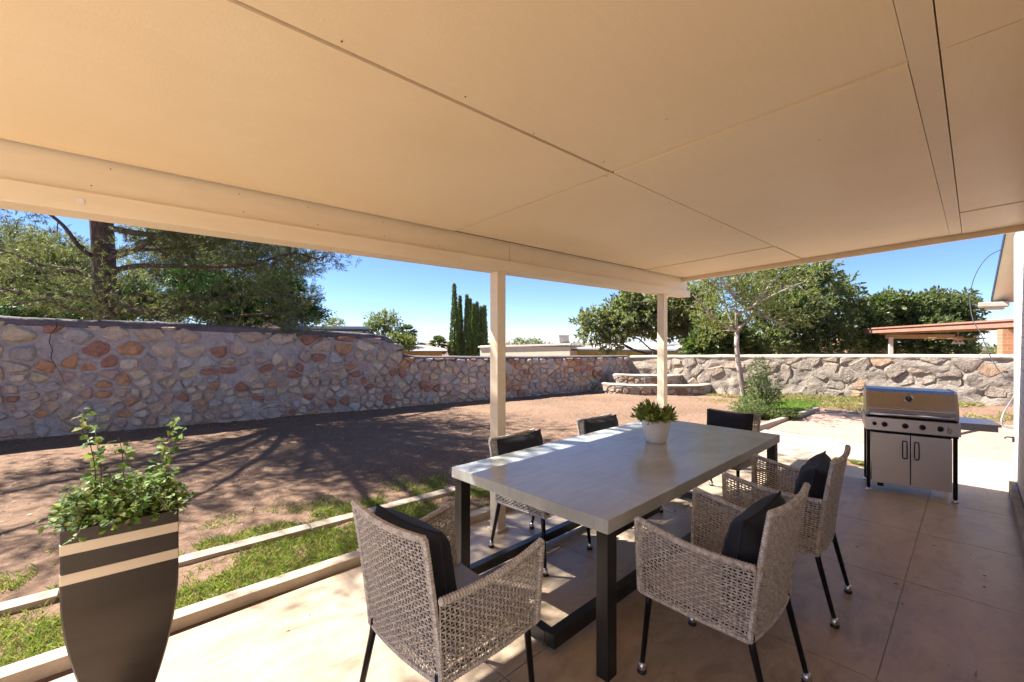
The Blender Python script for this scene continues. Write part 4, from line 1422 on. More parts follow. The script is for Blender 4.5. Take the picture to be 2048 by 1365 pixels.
# dead leaves and needles along the left wall and over the yard
n = 5300
P = []
while len(P) < n:
    if len(P) < 90:
        P.append((random.uniform(-0.5, 7), random.uniform(-0.25, 2.95), 0.004)); continue
    if random.random() < 0.55:
        s = random.uniform(0, LL); p = placeL(s, 0, 0.05 + abs(random.gauss(0, 0.45)))
    else:
        p = W(random.uniform(-6, 4), random.uniform(3.5, 12))
    if p.y < 3.95 or (p - WL0).dot(NL) > -0.04 or (p - WR0).dot(NR) > -0.3: continue
    P.append((p.x, p.y, ground_z(p.x, p.y) + 0.006))
P = np.array(P)
a = RNG.random(n) * 2 * PI; L_ = RNG.uniform(0.012, 0.05, n); Wd = RNG.uniform(0.003, 0.014, n)
ca, sa = np.cos(a), np.sin(a)
zz = RNG.uniform(-0.004, 0.012, (n, 4))
V = np.stack([np.stack([P[:, 0] - ca * L_ / 2, P[:, 1] - sa * L_ / 2, P[:, 2] + zz[:, 0]], 1), np.stack([P[:, 0] - sa * Wd / 2, P[:, 1] + ca * Wd / 2, P[:, 2] + zz[:, 1]], 1),
              np.stack([P[:, 0] + ca * L_ / 2, P[:, 1] + sa * L_ / 2, P[:, 2] + zz[:, 2]], 1), np.stack([P[:, 0] + sa * Wd / 2, P[:, 1] - ca * Wd / 2, P[:, 2] + zz[:, 3]], 1)], 1).reshape(-1, 3)
M['litter'] = leaf_mat('dead_leaves', [(0.30, 0.22, 0.13), (0.45, 0.36, 0.24), (0.18, 0.12, 0.07), (0.5, 0.45, 0.36)], 0.8, 0.05)
o = np_mesh('leaf_litter', V, np.arange(4 * n).reshape(-1, 4), M['litter'])
tag(o, 'dead leaves and twigs strewn over the dirt yard', 'leaf litter', None, 'stuff')

# clods and pebbles on the bare dirt
V, F = [], []
for k in range(2600):
    p = W(random.uniform(-6.5, 5), random.uniform(3.2, 12.5))
    if p.y < 3.95 or (p - WL0).dot(NL) > -0.1 or (p - WR0).dot(NR) > -0.3: continue
    r = random.choice([0.004, 0.006, 0.008, 0.011, 0.016]) * random.uniform(0.7, 1.3)
    z = ground_z(p.x, p.y)
    b_ = len(V); a0 = random.random() * 6
    for q in range(4):
        V.append((p.x + math.cos(a0 + q * PI / 2) * r * random.uniform(.8, 1.3), p.y + math.sin(a0 + q * PI / 2) * r * random.uniform(.8, 1.3), z - 0.002))
    V.append((p.x + random.uniform(-.3, .3) * r, p.y + random.uniform(-.3, .3) * r, z + r * random.uniform(0.6, 1.1)))
    for q in range(4): F.append((b_ + q, b_ + (q + 1) % 4, b_ + 4))
M['clod'] = leaf_mat('dirt_clods', [(0.22, 0.14, 0.10), (0.34, 0.23, 0.16), (0.16, 0.10, 0.07), (0.42, 0.33, 0.26)], 0.95, 0.0)
o = np_mesh('pebbles', np.array(V), np.array(F), M['clod'], None, 3)
tag(o, 'small clods and pebbles scattered over the bare dirt', 'pebbles', None, 'stuff')

# ================================================================== TREES
def hang(px, py, d): return D(px, py, d)
# big pine behind the tall wall
DP = 9.6
base = D(212, 675, DP); base.z = -1.3
root = empty('pine_tree', base)
tag(root, 'large pine with a thick dark bare trunk whose boughs spread over the tall stone wall', 'pine tree')
bv = Vector(base)
mb = MB()
tpts = [bv + Vector((0, 0, -0.1)), D(214, 690, DP), D(212, 600, DP), D(208, 520, DP), D(203, 440, DP), D(196, 330, DP), D(190, 200, DP), D(186, 60, DP), D(190, -90, DP)]
mb.tube([p - bv for p in tpts], [0.27, 0.215, 0.205, 0.20, 0.20, 0.17, 0.14, 0.10, 0.05], 14)
clp = []
def bough(pts, r0, r1, cr=0.45, every=0.55, start=0.35, drop=0.1):
    P_ = [D(*p) - bv for p in pts]
    Q = []
    for i in range(len(P_) - 1):
        a_ = P_[max(0, i - 1)]; b_ = P_[i]; c_ = P_[i + 1]; d_ = P_[min(len(P_) - 1, i + 2)]
        for k in range(6):
            t = k / 6
            Q.append(0.5 * ((2 * b_) + (c_ - a_) * t + (2 * a_ - 5 * b_ + 4 * c_ - d_) * t * t + (3 * b_ - a_ - 3 * c_ + d_) * t ** 3))
    Q.append(P_[-1])
    n_ = len(Q)
    mb.tube(Q, [r0 + (r1 - r0) * i / (n_ - 1) for i in range(n_)], 7)
    L = sum((Q[i + 1] - Q[i]).length for i in range(n_ - 1))
    m_ = max(3, int(L / every * 2.2))
    for k in range(m_):
        t = start + (1 - start) * (k + random.random()) / m_
        i = min(n_ - 2, int(t * (n_ - 1)))
        p = Q[i]
        d = Vector((random.gauss(0, 1), random.gauss(0, 1), random.gauss(-0.1, 0.55))).normalized()
        e = p + d * random.uniform(0.25, 0.95) * cr * 1.6
        limb(mb, p, e, 0.014, 0.004, 0.0, 0.2, 4, 4)
        r = cr * random.uniform(0.45, 0.95)
        clp.append((e.x, e.y, e.z - drop, r * 1.15, r * 1.15, r * 0.62))
bough([(210, 455, DP), (300, 470, 9.3), (360, 462, 9.0), (430, 440, 8.4), (520, 400, 7.6)], 0.07, 0.02, 0.5)
bough([(212, 520, DP), (270, 500, 9.0), (320, 470, 8.5), (370, 455, 8.2), (450, 430, 7.6)], 0.06, 0.015, 0.45)
bough([(214, 505, DP), (290, 500, 9.5), (400, 492, 9.3), (500, 470, 9.0), (590, 490, 9.0)], 0.05, 0.012, 0.5, start=0.35)
bough([(215, 545, DP), (280, 532, 9.4), (400, 534, 9.2), (500, 530, 9.0), (580, 508, 8.8), (640, 520, 8.8)], 0.06, 0.012, 0.48, start=0.45)
bough([(214, 590, DP), (300, 590, 9.3), (400, 600, 9.1), (520, 590, 9.0), (630, 600, 9.0)], 0.05, 0.012, 0.5, start=0.25)
bough([(214, 620, DP), (330, 620, 9.2), (450, 632, 9.3), (560, 628, 9.3), (615, 640, 9.3)], 0.05, 0.012, 0.42, start=0.2)
bough([(205, 520, DP), (165, 500, 9.3), (125, 450, 9.0), (70, 405, 8.6), (0, 330, 8.0)], 0.055, 0.012, 0.45)
bough([(205, 560, DP), (140, 540, 9.4), (80, 530, 9.2), (0, 500, 9.0), (-120, 480, 8.8)], 0.06, 0.012, 0.5, start=0.2)
bough([(207, 600, DP), (120, 590, 9.2), (40, 585, 9.0), (-80, 560, 8.9)], 0.06, 0.012, 0.5, start=0.15)
bough([(210, 620, DP), (150, 622, 9.1), (90, 600, 8.9), (20, 612, 8.8)], 0.05, 0.012, 0.42, start=0.15)
bough([(212, 580, DP), (235, 600, 9.0), (270, 618, 8.7), (300, 630, 8.6)], 0.045, 0.012, 0.36, start=0.1)
for k in range(15):      # the crown above the roof line, which throws the dappled shade
    a_ = k * 2.4; zt = 300 - k * 24
    p0 = (205 - k, zt + 40, DP)
    R_ = 4.3 - 0.17 * k
    q = D(*p0)
    e_ = q + Vector((math.cos(a_) * R_, math.sin(a_) * R_, random.uniform(-0.2, 0.8)))
    m1 = q.lerp(e_, 0.5) + Vector((0, 0, 0.25))
    Q = [q - bv, m1 - bv, e_ - bv]
    mb.tube(Q, [0.07, 0.045, 0.015], 6)
    for j in range(13):
        t = random.uniform(0.3, 1.05)
        p = (q.lerp(e_, t)) - bv
        d = Vector((random.gauss(0, 1), random.gauss(0, 1), random.gauss(0, 0.4)))
        e = p + d * 0.5
        limb(mb, p, e, 0.012, 0.004, 0, 0.2, 4, 4)
        r = random.uniform(0.25, 0.5)
        clp.append((e.x, e.y, e.z, r * 1.3, r * 1.3, r * 0.6))
# two long overhead boughs reaching over the yard
for (ang_t, z0, L_b) in ((W(-2.2, 5.6), 4.9, 0), (W(-4.6, 4.6), 5.6, 0), (W(-3.6, 7.2), 5.2, 0), (W(-2.6, 4.6), 6.2, 0), (W(-5.5, 6.5), 6.0, 0), (W(-1.2, 6.8), 6.4, 0), (W(-3.3, 3.9), 6.0, 0), (W(-4.8, 3.5), 5.8, 0), (W(-2.7, 4.7), 6.7, 0), (W(-3.9, 4.5), 5.5, 0), (W(-7.2, 5.4), 5.0, 0), (W(-8.6, 4.4), 5.4, 0), (W(-9.4, 6.4), 4.9, 0), (W(-6.4, 7.4), 4.6, 0), (W(-10.2, 5.2), 5.8, 0), (W(-5.0, 8.0), 5.4, 0), (W(-4.4, 6.2), 6.6, 0), (W(-7.6, 6.6), 6.4, 0)):
    q = D(196, 330 - z0 * 10, DP); e_ = Vector((ang_t.x, ang_t.y, z0))
    m1 = q.lerp(e_, 0.5) + Vector((0, 0, 0.35))
    mb.tube([q - bv, q.lerp(m1, 0.5) - bv + Vector((0, 0, 0.12)), m1 - bv, e_ - bv], [0.085, 0.07, 0.055, 0.018], 7)
    for j in range(26):
        t = random.uniform(0.35, 1.04)
        p = (m1.lerp(e_, (t - 0.5) * 2) if t > 0.5 else q.lerp(m1, t * 2)) - bv
        d = Vector((random.gauss(0, 1), random.gauss(0, 1), random.gauss(0, 0.35)))
        e = p + d * 0.62
        limb(mb, p, e, 0.014, 0.004, 0, 0.2, 4, 4)
        r = random.uniform(0.22, 0.42)
        clp.append((e.x, e.y, e.z, r * 1.3, r * 1.3, r * 0.6))
for px, py, d_, r_ in ((180, 560, 8.9, 30), (230, 585, 8.8, 30), (160, 600, 8.8, 34), (215, 620, 8.7, 34), (255, 560, 8.9, 26), (190, 640, 8.9, 30), (280, 610, 8.8, 30), (120, 560, 8.9, 34), (200, 530, 9.0, 22)):
    p = D(px, py, d_) - bv; r = r_ / FPX * d_
    clp.append((p.x, p.y, p.z, r, r, r * 0.6))
    limb(mb, D(210, py + 10, DP) - bv, p, 0.02, 0.006, 0.02, 0.15, 5, 5)
mb.build('trunk', M['bark'], root)
V, F = foliage(clp, 27000, 11, 0.085, 0.011, 0.13, 0.75, 0.1, 0.6)
np_mesh('crown', V, F, M['pine'], root)

# dark juniper-like mass just over the wall, and trees behind the pine
def rclumps(spec, jit=0.6):
    return [pclump(px, py, d, rp, rzp, None, jit) for (px, py, d, rp, rzp) in spec]
random.seed(21)
make_tree('juniper_tree', 'dense dark green juniper just behind the wall, under the end of the pine boughs', D(500, 675, 11.4) * Vector((1, 1, 0)) + Vector((0, 0, -1.3)) if False else Vector((D(500, 675, 11.4).x, D(500, 675, 11.4).y, -1.3)),
          D(500, 600, 11.4), rclumps([(200, 620, 11, 60, 26), (120, 615, 11, 60, 28), (60, 625, 11, 50, 22), (400, 600, 11.2, 46, 34), (460, 585, 11.4, 44, 34), (330, 618, 11.0, 44, 28), (530, 610, 11.4, 52, 34), (590, 620, 11.2, 42, 26), (470, 630, 11.0, 60, 26), (270, 600, 11, 44, 34), (560, 575, 11.5, 40, 28), (625, 632, 11.2, 28, 16), (380, 560, 11.6, 40, 26)], 0.3),
          M['juniper'], M['bark'], 12000, 9, 0.075, 0.02, 0.12, 0.12, None, 4, None, 'tree')
make_tree('evergreen_tree', 'pale green evergreen at the left picture edge beside the pine trunk', Vector((D(40, 675, 13).x, D(40, 675, 13).y, -1.4)),
          D(40, 520, 13), rclumps([(20, 560, 13, 70, 50), (90, 540, 13, 62, 46), (-60, 540, 13, 80, 60), (60, 600, 12.6, 70, 34), (150, 590, 12.8, 56, 40), (110, 500, 13.4, 50, 34), (30, 490, 13.4, 60, 40), (170, 540, 13.2, 44, 40), (-20, 610, 12.6, 60, 30), (250, 575, 13.2, 46, 40)], 0.5),
          M['pine'], M['bark'], 10000, 9, 0.10, 0.018, 0.16, 0.14, None, 4)
make_tree('background_pine', 'feathery olive pine crown seen through the big pine boughs', Vector((D(430, 675, 17).x, D(430, 675, 17).y, -1.4)),
          D(430, 420, 17), rclumps([(330, 470, 17, 66, 44), (400, 500, 17, 70, 44), (470, 480, 17, 66, 50), (540, 510, 17, 56, 40), (450, 550, 16.6, 76, 40), (350, 560, 16.8, 70, 40), (560, 560, 16.8, 50, 34), (600, 530, 16.8, 34, 24), (400, 430, 17.2, 60, 30), (520, 450, 17.2, 50, 26), (600, 590, 16.5, 40, 22), (300, 530, 16.8, 46, 40)], 0.6),
          M['pine'], M['bark'], 9000, 9, 0.12, 0.02, 0.2, 0.16, None, 5)

# grey-green spreading tree beyond the corner
random.seed(5)
make_tree('spreading_tree', 'broad grey-green tree behind the second porch post, sprays hanging over the flat white roof', Vector((D(1325, 675, 21).x, D(1325, 675, 21).y, -1.4)),
          D(1318, 610, 21), rclumps([(1185, 668, 20.6, 22, 12), (1200, 640, 21, 30, 18), (1235, 655, 20.6, 36, 20), (1250, 620, 21, 34, 22), (1290, 645, 20.6, 36, 22), (1300, 608, 21, 38, 24), (1345, 600, 21, 42, 28), (1345, 645, 20.8, 40, 24), (1385, 625, 21, 34, 30), (1225, 690, 20.4, 18, 12), (1400, 590, 21.4, 30, 24), (1385, 668, 21, 26, 18), (1172, 645, 21, 14, 9), (1275, 590, 21.4, 24, 12)], 0.9),
          M['oak'], M['darkbark'], 2500, 10, 0.19, 0.085, 0.42, 0.22, 0.1, 4, None, 'tree', 0.8, 0.2, 0.5)
make_tree('bright_bush', 'bright green bush rising over the wall behind the slender tree', Vector((D(1440, 675, 16).x, D(1440, 675, 16).y, -1.4)),
          D(1440, 690, 16), rclumps([(1410, 695, 16, 24, 14), (1440, 678, 16, 30, 20), (1470, 690, 16, 24, 18), (1425, 660, 16, 20, 12), (1455, 655, 16.2, 20, 12), (1395, 700, 16, 16, 10), (1500, 698, 16, 20, 14)], 0.4),
          M['bright'], M['darkbark'], 2200, 9, 0.20, 0.07, 0.35, 0.08, None, 3, None, 'bush', 0.7, 0.5)
random.seed(9)
make_tree('dense_tree', 'tallest dense dark green tree, rising to the patio roof behind the slender tree', Vector((D(1590, 675, 18).x, D(1590, 675, 18).y, -1.4)),
          D(1590, 600, 18), rclumps([(1560, 570, 18, 52, 34), (1620, 560, 18, 48, 34), (1590, 620, 17.6, 60, 40), (1650, 600, 18, 44, 32), (1530, 620, 17.8, 46, 40), (1660, 650, 17.6, 48, 34), (1600, 670, 17.2, 60, 34), (1540, 680, 17.2, 44, 26), (1680, 690, 17.2, 36, 20), (1700, 600, 18.2, 32, 18), (1640, 545, 18.2, 32, 18), (1500, 570, 18.2, 36, 30), (1620, 700, 17, 50, 16), (1560, 540, 18.2, 40, 20), (1690, 570, 18.3, 22, 14)], 0.8),
          M['deep'], M['darkbark'], 2700, 10, 0.15, 0.07, 0.32, 0.2, None, 4, None, 'tree', 0.8, 0.2, 0.65)
make_tree('leafy_tree', 'yellow-green leafy tree above the left end of the red-brown patio roof', Vector((D(1745, 675, 19).x, D(1745, 675, 19).y, -1.4)),
          D(1745, 650, 19), rclumps([(1735, 640, 19, 30, 24), (1760, 615, 19, 30, 20), (1710, 660, 18.8, 28, 22), (1745, 670, 18.8, 36, 22), (1790, 610, 19.2, 30, 16), (1800, 635, 19, 26, 22), (1720, 690, 18.6, 30, 14), (1765, 598, 19.3, 16, 8), (1712, 625, 19, 18, 14)], 0.6),
          M['bright'], M['darkbark'], 1700, 9, 0.17, 0.08, 0.3, 0.16, None, 3)
make_tree('round_tree', 'rounded dark green tree standing behind the ceiling fan of the patio next door', Vector((D(1870, 675, 20).x, D(1870, 675, 20).y, -1.4)),
          D(1870, 640, 20), rclumps([(1830, 620, 20, 36, 24), (1875, 612, 20, 38, 26), (1915, 625, 20, 32, 26), (1850, 655, 19.6, 44, 28), (1900, 660, 19.6, 44, 28), (1840, 690, 19.4, 40, 20), (1895, 695, 19.4, 40, 18), (1930, 600, 20.2, 18, 14), (1928, 650, 20, 22, 22), (1870, 595, 20.2, 20, 10)], 0.6),
          M['deep'], M['darkbark'], 2700, 9, 0.15, 0.07, 0.26, 0.18, None, 5)

# slender tree in the yard with a shrub at its foot
random.seed(33)
tb_ = G(1497, 822)
root = empty('slender_tree', tb_)
tag(root, 'slender pale-barked young tree with thin open crown standing in the yard before the far wall', 'tree')
bv = Vector(tb_); DT = CA * 0 + 9.8
mb = MB(); clp = []
def tp(px, py, dd=0.0): return D(px, py, 9.8 + dd) - bv
def br(pts, r0, r1, n=7):
    mb.tube(pts, [r0 + (r1 - r0) * i / (len(pts) - 1) for i in range(len(pts))], n)
tr_pts = [Vector((0, 0, -0.05)), tp(1490, 800), tp(1482, 760), tp(1476, 720), tp(1473, 690), tp(1474, 665)]
br(tr_pts, 0.062, 0.048, 9)
limbs = [[tp(1474, 668), tp(1472, 630), tp(1472, 590), tp(1470, 550), tp(1476, 500)],
         [tp(1474, 668), tp(1455, 625, .2), tp(1446, 590, .3), tp(1440, 555, .4), tp(1420, 500, .5)],
         [tp(1444, 583, .3), tp(1420, 570, .4), tp(1395, 558, .6)],
         [tp(1472, 630), tp(1500, 615, -.2), tp(1530, 598, -.4), tp(1580, 575, -.6), tp(1620, 560, -.7)],
         [tp(1472, 572), tp(1486, 550, .2), tp(1500, 530, .3), tp(1520, 490, .3)],
         [tp(1476, 660), tp(1500, 635, .3), tp(1520, 590, .5), tp(1535, 560, .6)],
         [tp(1505, 627, .2), tp(1545, 640, .1), tp(1585, 665, 0)],
         [tp(1472, 600), tp(1450, 570, -.3), tp(1435, 540, -.5), tp(1430, 500, -.5)],
         [tp(1476, 665), tp(1430, 640, -.4), tp(1405, 610, -.6), tp(1385, 590, -.7)],
         [tp(1515, 605, -.3), tp(1540, 570, -.2), tp(1570, 540, -.1)]]
for L_ in limbs:
    br(L_, 0.03, 0.007, 6)
    for k in range(15):
        i = random.randint(1, len(L_) - 1)
        p = L_[i - 1].lerp(L_[i], random.random())
        d = Vector((random.gauss(0, 1), random.gauss(0, 1), random.gauss(0.5, 0.6))).normalized()
        e = p + d * random.uniform(0.2, 0.6)
        limb(mb, p, e, 0.007, 0.002, 0, 0.15, 4, 4)
        if random.random() < 0.75:
            clp.append((e.x, e.y, e.z, 0.22, 0.22, 0.16))
mb.build('trunk', M['palebark'], root)
V, F = foliage(clp, 1500, 10, 0.06, 0.018, 0.18, 0.7, 0.1, 0.7)
np_mesh('crown', V, F, M['thin'], root)
random.seed(34)
sb = G(1525, 822)
make_tree('leafy_shrub', 'loose grey-green shrub at the foot of the slender tree', sb, D(1522, 770, 9.6),
          [pclump(1515, 800, 9.6, 24, 20), pclump(1530, 790, 9.7, 20, 22), pclump(1512, 770, 9.7, 18, 20), pclump(1525, 750, 9.8, 15, 20), pclump(1500, 810, 9.5, 24, 12), pclump(1478, 815, 9.4, 20, 9), pclump(1522, 730, 9.9, 11, 12), pclump(1548, 800, 9.6, 18, 14), pclump(1545, 775, 9.8, 12, 12), pclump(1500, 785, 9.8, 12, 14), pclump(1540, 745, 9.9, 9, 10), pclump(1505, 745, 9.9, 8, 10)],
          M['shrub'], M['darkbark'], 850, 9, 0.05, 0.015, 0.13, 0.025, 0.01, 5, None, 'shrub', 0.7, 0.5, 0.6)
make_tree('low_shrub', 'low dark green creeping shrub bordering the bright lawn patch', G(1555, 838), D(1555, 832, 8.8),
          [pclump(1545, 832, 8.9, 20, 5), pclump(1575, 832, 8.8, 16, 5), pclump(1515, 828, 9.0, 18, 6), pclump(1490, 830, 9.0, 18, 6)],
          M['deep'], M['darkbark'], 1500, 8, 0.045, 0.016, 0.09, 0.012, 0.006, 2, None, 'shrub', 0.8, 0.5, 0.6)

# cypress row
def cypress(px, pytop, d, rp, lab):
    b = D(px, 675, d); b.z = -1.6
    r = rp / FPX * d
    t = D(px, pytop, d)
    H = t.z - b.z
    root = empty('cypress_tree', b)
    tag(root, lab, 'cypress', 'row of spire cypresses beyond the low wall')
    mb = MB(); mb.tube([(0, 0, -0.1), (0, 0, H * 0.97)], [0.12, 0.02], 7); mb.build('trunk', M['darkbark'], root)
    n = 1500
    z = RNG.random(n) ** 1.15
    rr = r * np.minimum(1.0, (1 - z) ** 1.0 * 1.3) * (0.7 + 0.35 * RNG.random(n))
    a = RNG.random(n) * 2 * PI
    rr *= 1 + 0.12 * np.sin(a * 5 + z * 9)
    P = np.stack([np.cos(a) * rr, np.sin(a) * rr, 0.4 + z * (H - 0.4)], 1)
    per = 6
    pos = np.repeat(P, per, 0) + RNG.normal(size=(n * per, 3)) * 0.035
    out = np.repeat(np.stack([np.cos(a), np.sin(a), np.full(n, 2.2)], 1), per, 0)
    ld = unit(out + RNG.normal(size=out.shape) * 0.45)
    side = unit(np.cross(ld, RNG.normal(size=ld.shape)))
    m_ = len(pos)
    L = RNG.uniform(0.12, 0.26, (m_, 1)); Wd = RNG.uniform(0.03, 0.07, (m_, 1))
    V = np.stack([pos, pos + ld * L * .5 + side * Wd * .5, pos + ld * L, pos + ld * L * .5 - side * Wd * .5], 1).reshape(-1, 3)
    np_mesh('crown', V, np.arange(m_ * 4).reshape(-1, 4), M['cypress'], root)
cy = [(909, 572, 34, 11, 'tallest cypress, at the open-sky end of the row beyond the low wall'),
      (920, 595, 36, 8.5, 'second tallest cypress, pressed against the tallest one of the row'),
      (934, 594, 34, 8.5, 'third cypress of the row counted from the tallest one'),
      (940, 601, 37, 7, 'thin cypress close behind the third of the row'),
      (947, 612, 35, 7.5, 'fifth cypress from the tallest, a little shorter than its neighbours'),
      (954, 608, 34, 7.5, 'sixth cypress from the tallest in the row'),
      (962, 617, 35, 7, 'second cypress from the porch post in the row'),
      (969, 615, 34, 7.5, 'cypress nearest the porch post, last of the row')]
for c_ in cy: cypress(*c_)

# palms and small far trees
def palm(px, py, d, rp, lab, name='palm_tree', skirt=True):
    b = D(px, 675, d); b.z = -1.6
    t = D(px, py, d)
    root = empty(name, b); tag(root, lab, 'palm')
    H = t.z - b.z
    mb = MB(); mb.tube([(0, 0, -0.1), (0.05, 0, H * 0.5), (0, 0, H)], [0.22, 0.17, 0.16], 10); mb.build('trunk', M['palebark'], root)
    R = rp / FPX * d
    V, F = [], []
    for k in range(95):
        a = random.random() * 2 * PI; el = random.uniform(-0.9 if skirt else -0.2, 1.4)
        d0 = Vector((math.cos(a) * math.cos(el), math.sin(a) * math.cos(el), math.sin(el)))
        st = Vector((0, 0, H)) + d0 * R * 0.45
        for q in range(13):                       # fan of leaflets
            f = (q - 6) / 6
            s = d0.cross(Vector((0, 0, 1))).normalized()
            dd = (d0 + s * f * 0.9).normalized()
            e = st + dd * R * 0.55 * (1 - 0.25 * abs(f)) + Vector((0, 0, -0.12 * R))
            w_ = dd.cross(d0 + Vector((0.1, 0.2, 0.3))).normalized() * R * 0.055
            b_ = len(V)
            V += [st - w_, st + w_, e, (st + e) / 2 - w_]
            F.append((b_, b_ + 1, b_ + 2, b_ + 3))
        b_ = len(V); w_ = d0.orthogonal().normalized() * 0.015
        V += [Vector((0, 0, H)) - w_, Vector((0, 0, H)) + w_, st + w_, st - w_]
        F.append((b_, b_ + 1, b_ + 2, b_ + 3))
    np_mesh('crown', np.array([tuple(v) for v in V]), np.array(F), M['palm'], root)
palm(815, 668, 27, 24, 'shaggy fan palm above the beige hipped roof')
palm(876, 690, 34, 24, 'low grey fan palm beside the tallest cypress')
palm(843, 694, 40, 11, 'tiny distant palm between the two larger ones')
make_tree('pale_tree', 'thin pale-leaved tree beside the pale blue house', Vector((D(765, 675, 26).x, D(765, 675, 26).y, -1.5)), D(765, 665, 26),
          rclumps([(750, 645, 26, 16, 12), (772, 640, 26, 18, 12), (785, 655, 26, 14, 12), (760, 662, 26, 22, 12), (740, 660, 26, 10, 8), (790, 636, 26, 8, 6)], 0.4),
          M['oak'], M['palebark'], 520, 8, 0.13, 0.06, 0.35, 0.12, None, 5)
make_tree('low_green_tree', 'small bright green tree between the tall wall step and the fan palm', Vector((D(800, 675, 22).x, D(800, 675, 22).y, -1.5)), D(800, 690, 22),
          rclumps([(800, 692, 22, 18, 10), (815, 685, 22, 14, 10), (790, 680, 22, 12, 8)], 0.3), M['thin'], M['darkbark'], 420, 8, 0.12, 0.05, 0.25, 0.08, None, 3)
make_tree('wispy_tree', 'wispy twig-thin treetop beside the roof of the pale blue house', Vector((D(672, 675, 30).x, D(672, 675, 30).y, -1.5)), D(672, 655, 30),
          rclumps([(672, 645, 30, 10, 7), (660, 650, 30, 10, 6), (680, 650, 30, 6, 5)], 0.3), M['oak'], M['palebark'], 130, 7, 0.12, 0.05, 0.3, 0.06, None, 5)
for (px, lab) in ((1040, 'bare twiggy treetop over the cream building near the porch post'), (1068, 'tiny dark treetop over the cream building near the rooftop cooler')):
    make_tree('distant_tree', lab, Vector((D(px, 675, 50).x, D(px, 675, 50).y, -1.5)), D(px, 688, 50),
              rclumps([(px, 686, 50, 12, 3.5), (px + 8, 688, 50, 6, 2)], 0.3), M['oak'], M['darkbark'], 90, 6, 0.25, 0.08, 0.5, 0.08, None, 5)

# ================================================================== NEIGHBOURING BUILDINGS
def quadslab(mb, a, b, th, off):
    pass
def bldg(name, label, px0, px1, d0, d1, depth, ztop, wallmat, cat='house'):
    """flat-topped block whose front runs between two sight lines"""
    a, b = D(px0, 675, d0), D(px1, 675, d1)
    a.z = b.z = 0
    dr_ = (b - a); L = dr_.length; dr_.normalize()
    root = empty(name, Vector((a.x, a.y, -1.5)), math.atan2(dr_.y, dr_.x))
    tag(root, label, cat)
    mb = MB(); mb.box((L / 2, depth / 2, (ztop + 1.4) / 2), (L, depth, ztop + 1.6), 0, 0, 0.01)
    mb.build('wall', wallmat, root)
    return root, L
# cream block with parapet, cooler
r_, L = bldg('flat_roofed_building', 'cream stucco building with a flat parapet seen over the low wall beside the porch post', 960, 1140, 32, 28, 2.2, 1.6 - 18 / 900 * 29.5, M['cream'])
zt = 1.6 - 15 / 900 * 29.5 + 1.5
mb = MB()
mb.add([(-.1, -.1, zt - .25), (L + .1, -.1, zt + 0.02), (L + .1, 2.3, zt + 0.02), (-.1, 2.3, zt - .25), (-.1, -.1, zt - .13), (L + .1, -.1, zt + .14), (L + .1, 2.3, zt + .14), (-.1, 2.3, zt - .13)],
       [(3, 2, 1, 0), (4, 5, 6, 7), (0, 1, 5, 4), (1, 2, 6, 5), (2, 3, 7, 6), (3, 0, 4, 7)])
mb.build('parapet_cap', M['whiteroof'], r_)
cp_ = D(1124, 688, 29.2); 
root = empty('rooftop_cooler', (cp_.x, cp_.y, 1.05)); tag(root, 'boxy grey rooftop cooler standing on the cream building', 'air cooler')
mb = MB(); mb.box((0, 0, 0.34), (0.68, 0.68, 0.62), CAM_A * -1 + 0.3, 0, 0.02); mb.build('housing', M['acmetal'], root)
mb = MB(); mb.box((0, 0, 0.67), (0.74, 0.74, 0.04), CAM_A * -1 + 0.3, 0, 0.01); mb.build('lid', M['acmetal'], root)
mb = MB()
for k in range(7): mb.box((0, 0, 0.12 + k * 0.07), (0.70, 0.70, 0.015), CAM_A * -1 + 0.3)
mb.build('louvre', M['soffit'], root)
# olive house with long white flat roof
r_, L = bldg('white_roofed_house', 'olive walled house with a long flat white roof under the spreading tree', 1145, 1420, 29, 25, 9, 1.6 - 28 / 900 * 26, M['olive'])
zt = 1.6 - 28 / 900 * 26 + 1.5
mb = MB(); mb.box((L / 2 - 0.2, 4.2, zt + 0.09), (L + 1.0, 10.0, 0.16), 0, 0, 0.01); rf = mb.build('roof', M['whiteroof'], r_)
mb = MB(); mb.box((L / 2 - 0.2, -0.815, zt + 0.02), (L + 1.02, 0.03, 0.10), 0, 0, 0.005); mb.build('eave_trim', M['darkroof'], rf)
mb = MB(); mb.box((L * 0.36, 5.2, zt + 0.27), (L * 0.5, 6, 0.18), 0, 0, 0.01); mb.build('upper_roof', M['whiteroof'], rf)
mb = MB(); mb.box((L * 0.62, -0.02, zt - 0.35), (0.9, 0.06, 0.5), 0, 0, 0.005); wn = mb.build('window', M['darkroof'], r_)
mb = MB(); mb.box((L * 0.62, -0.06, zt - 0.35), (0.05, 0.03, 0.5), 0, 0, 0.003); mb.build('window_bar', M['whiteroof'], wn)
# ochre house with low hipped roof
a_, b_ = D(794, 706, 26), D(893, 706, 25)
r_, L = bldg('ochre_house', 'ochre walled house with a low beige hipped roof below the fan palm', 773, 884, 24.5, 25, 4, 1.6 - 26 / 900 * 25.5, M['ochre'])
zt = 1.6 - 26 / 900 * 25.5 + 1.5
mb = MB()
e_ = 0.3; rh = 0.36
vs_ = [(-e_, -e_, zt), (L + e_, -e_, zt), (L + e_, 4 + e_, zt), (-e_, 4 + e_, zt), (0.6, 2.0, zt + rh), (L - 1.4, 2.0, zt + rh)]
vs_ += [(p[0], p[1], p[2] - 0.07) for p in vs_[:4]]
mb.add(vs_, [(0, 1, 5, 4), (1, 2, 5), (2, 3, 4, 5), (3, 0, 4), (6, 7, 1, 0), (7, 8, 2, 1), (8, 9, 3, 2), (9, 6, 0, 3), (9, 8, 7, 6)])
rf = mb.build('roof', M['greyroof'], r_)
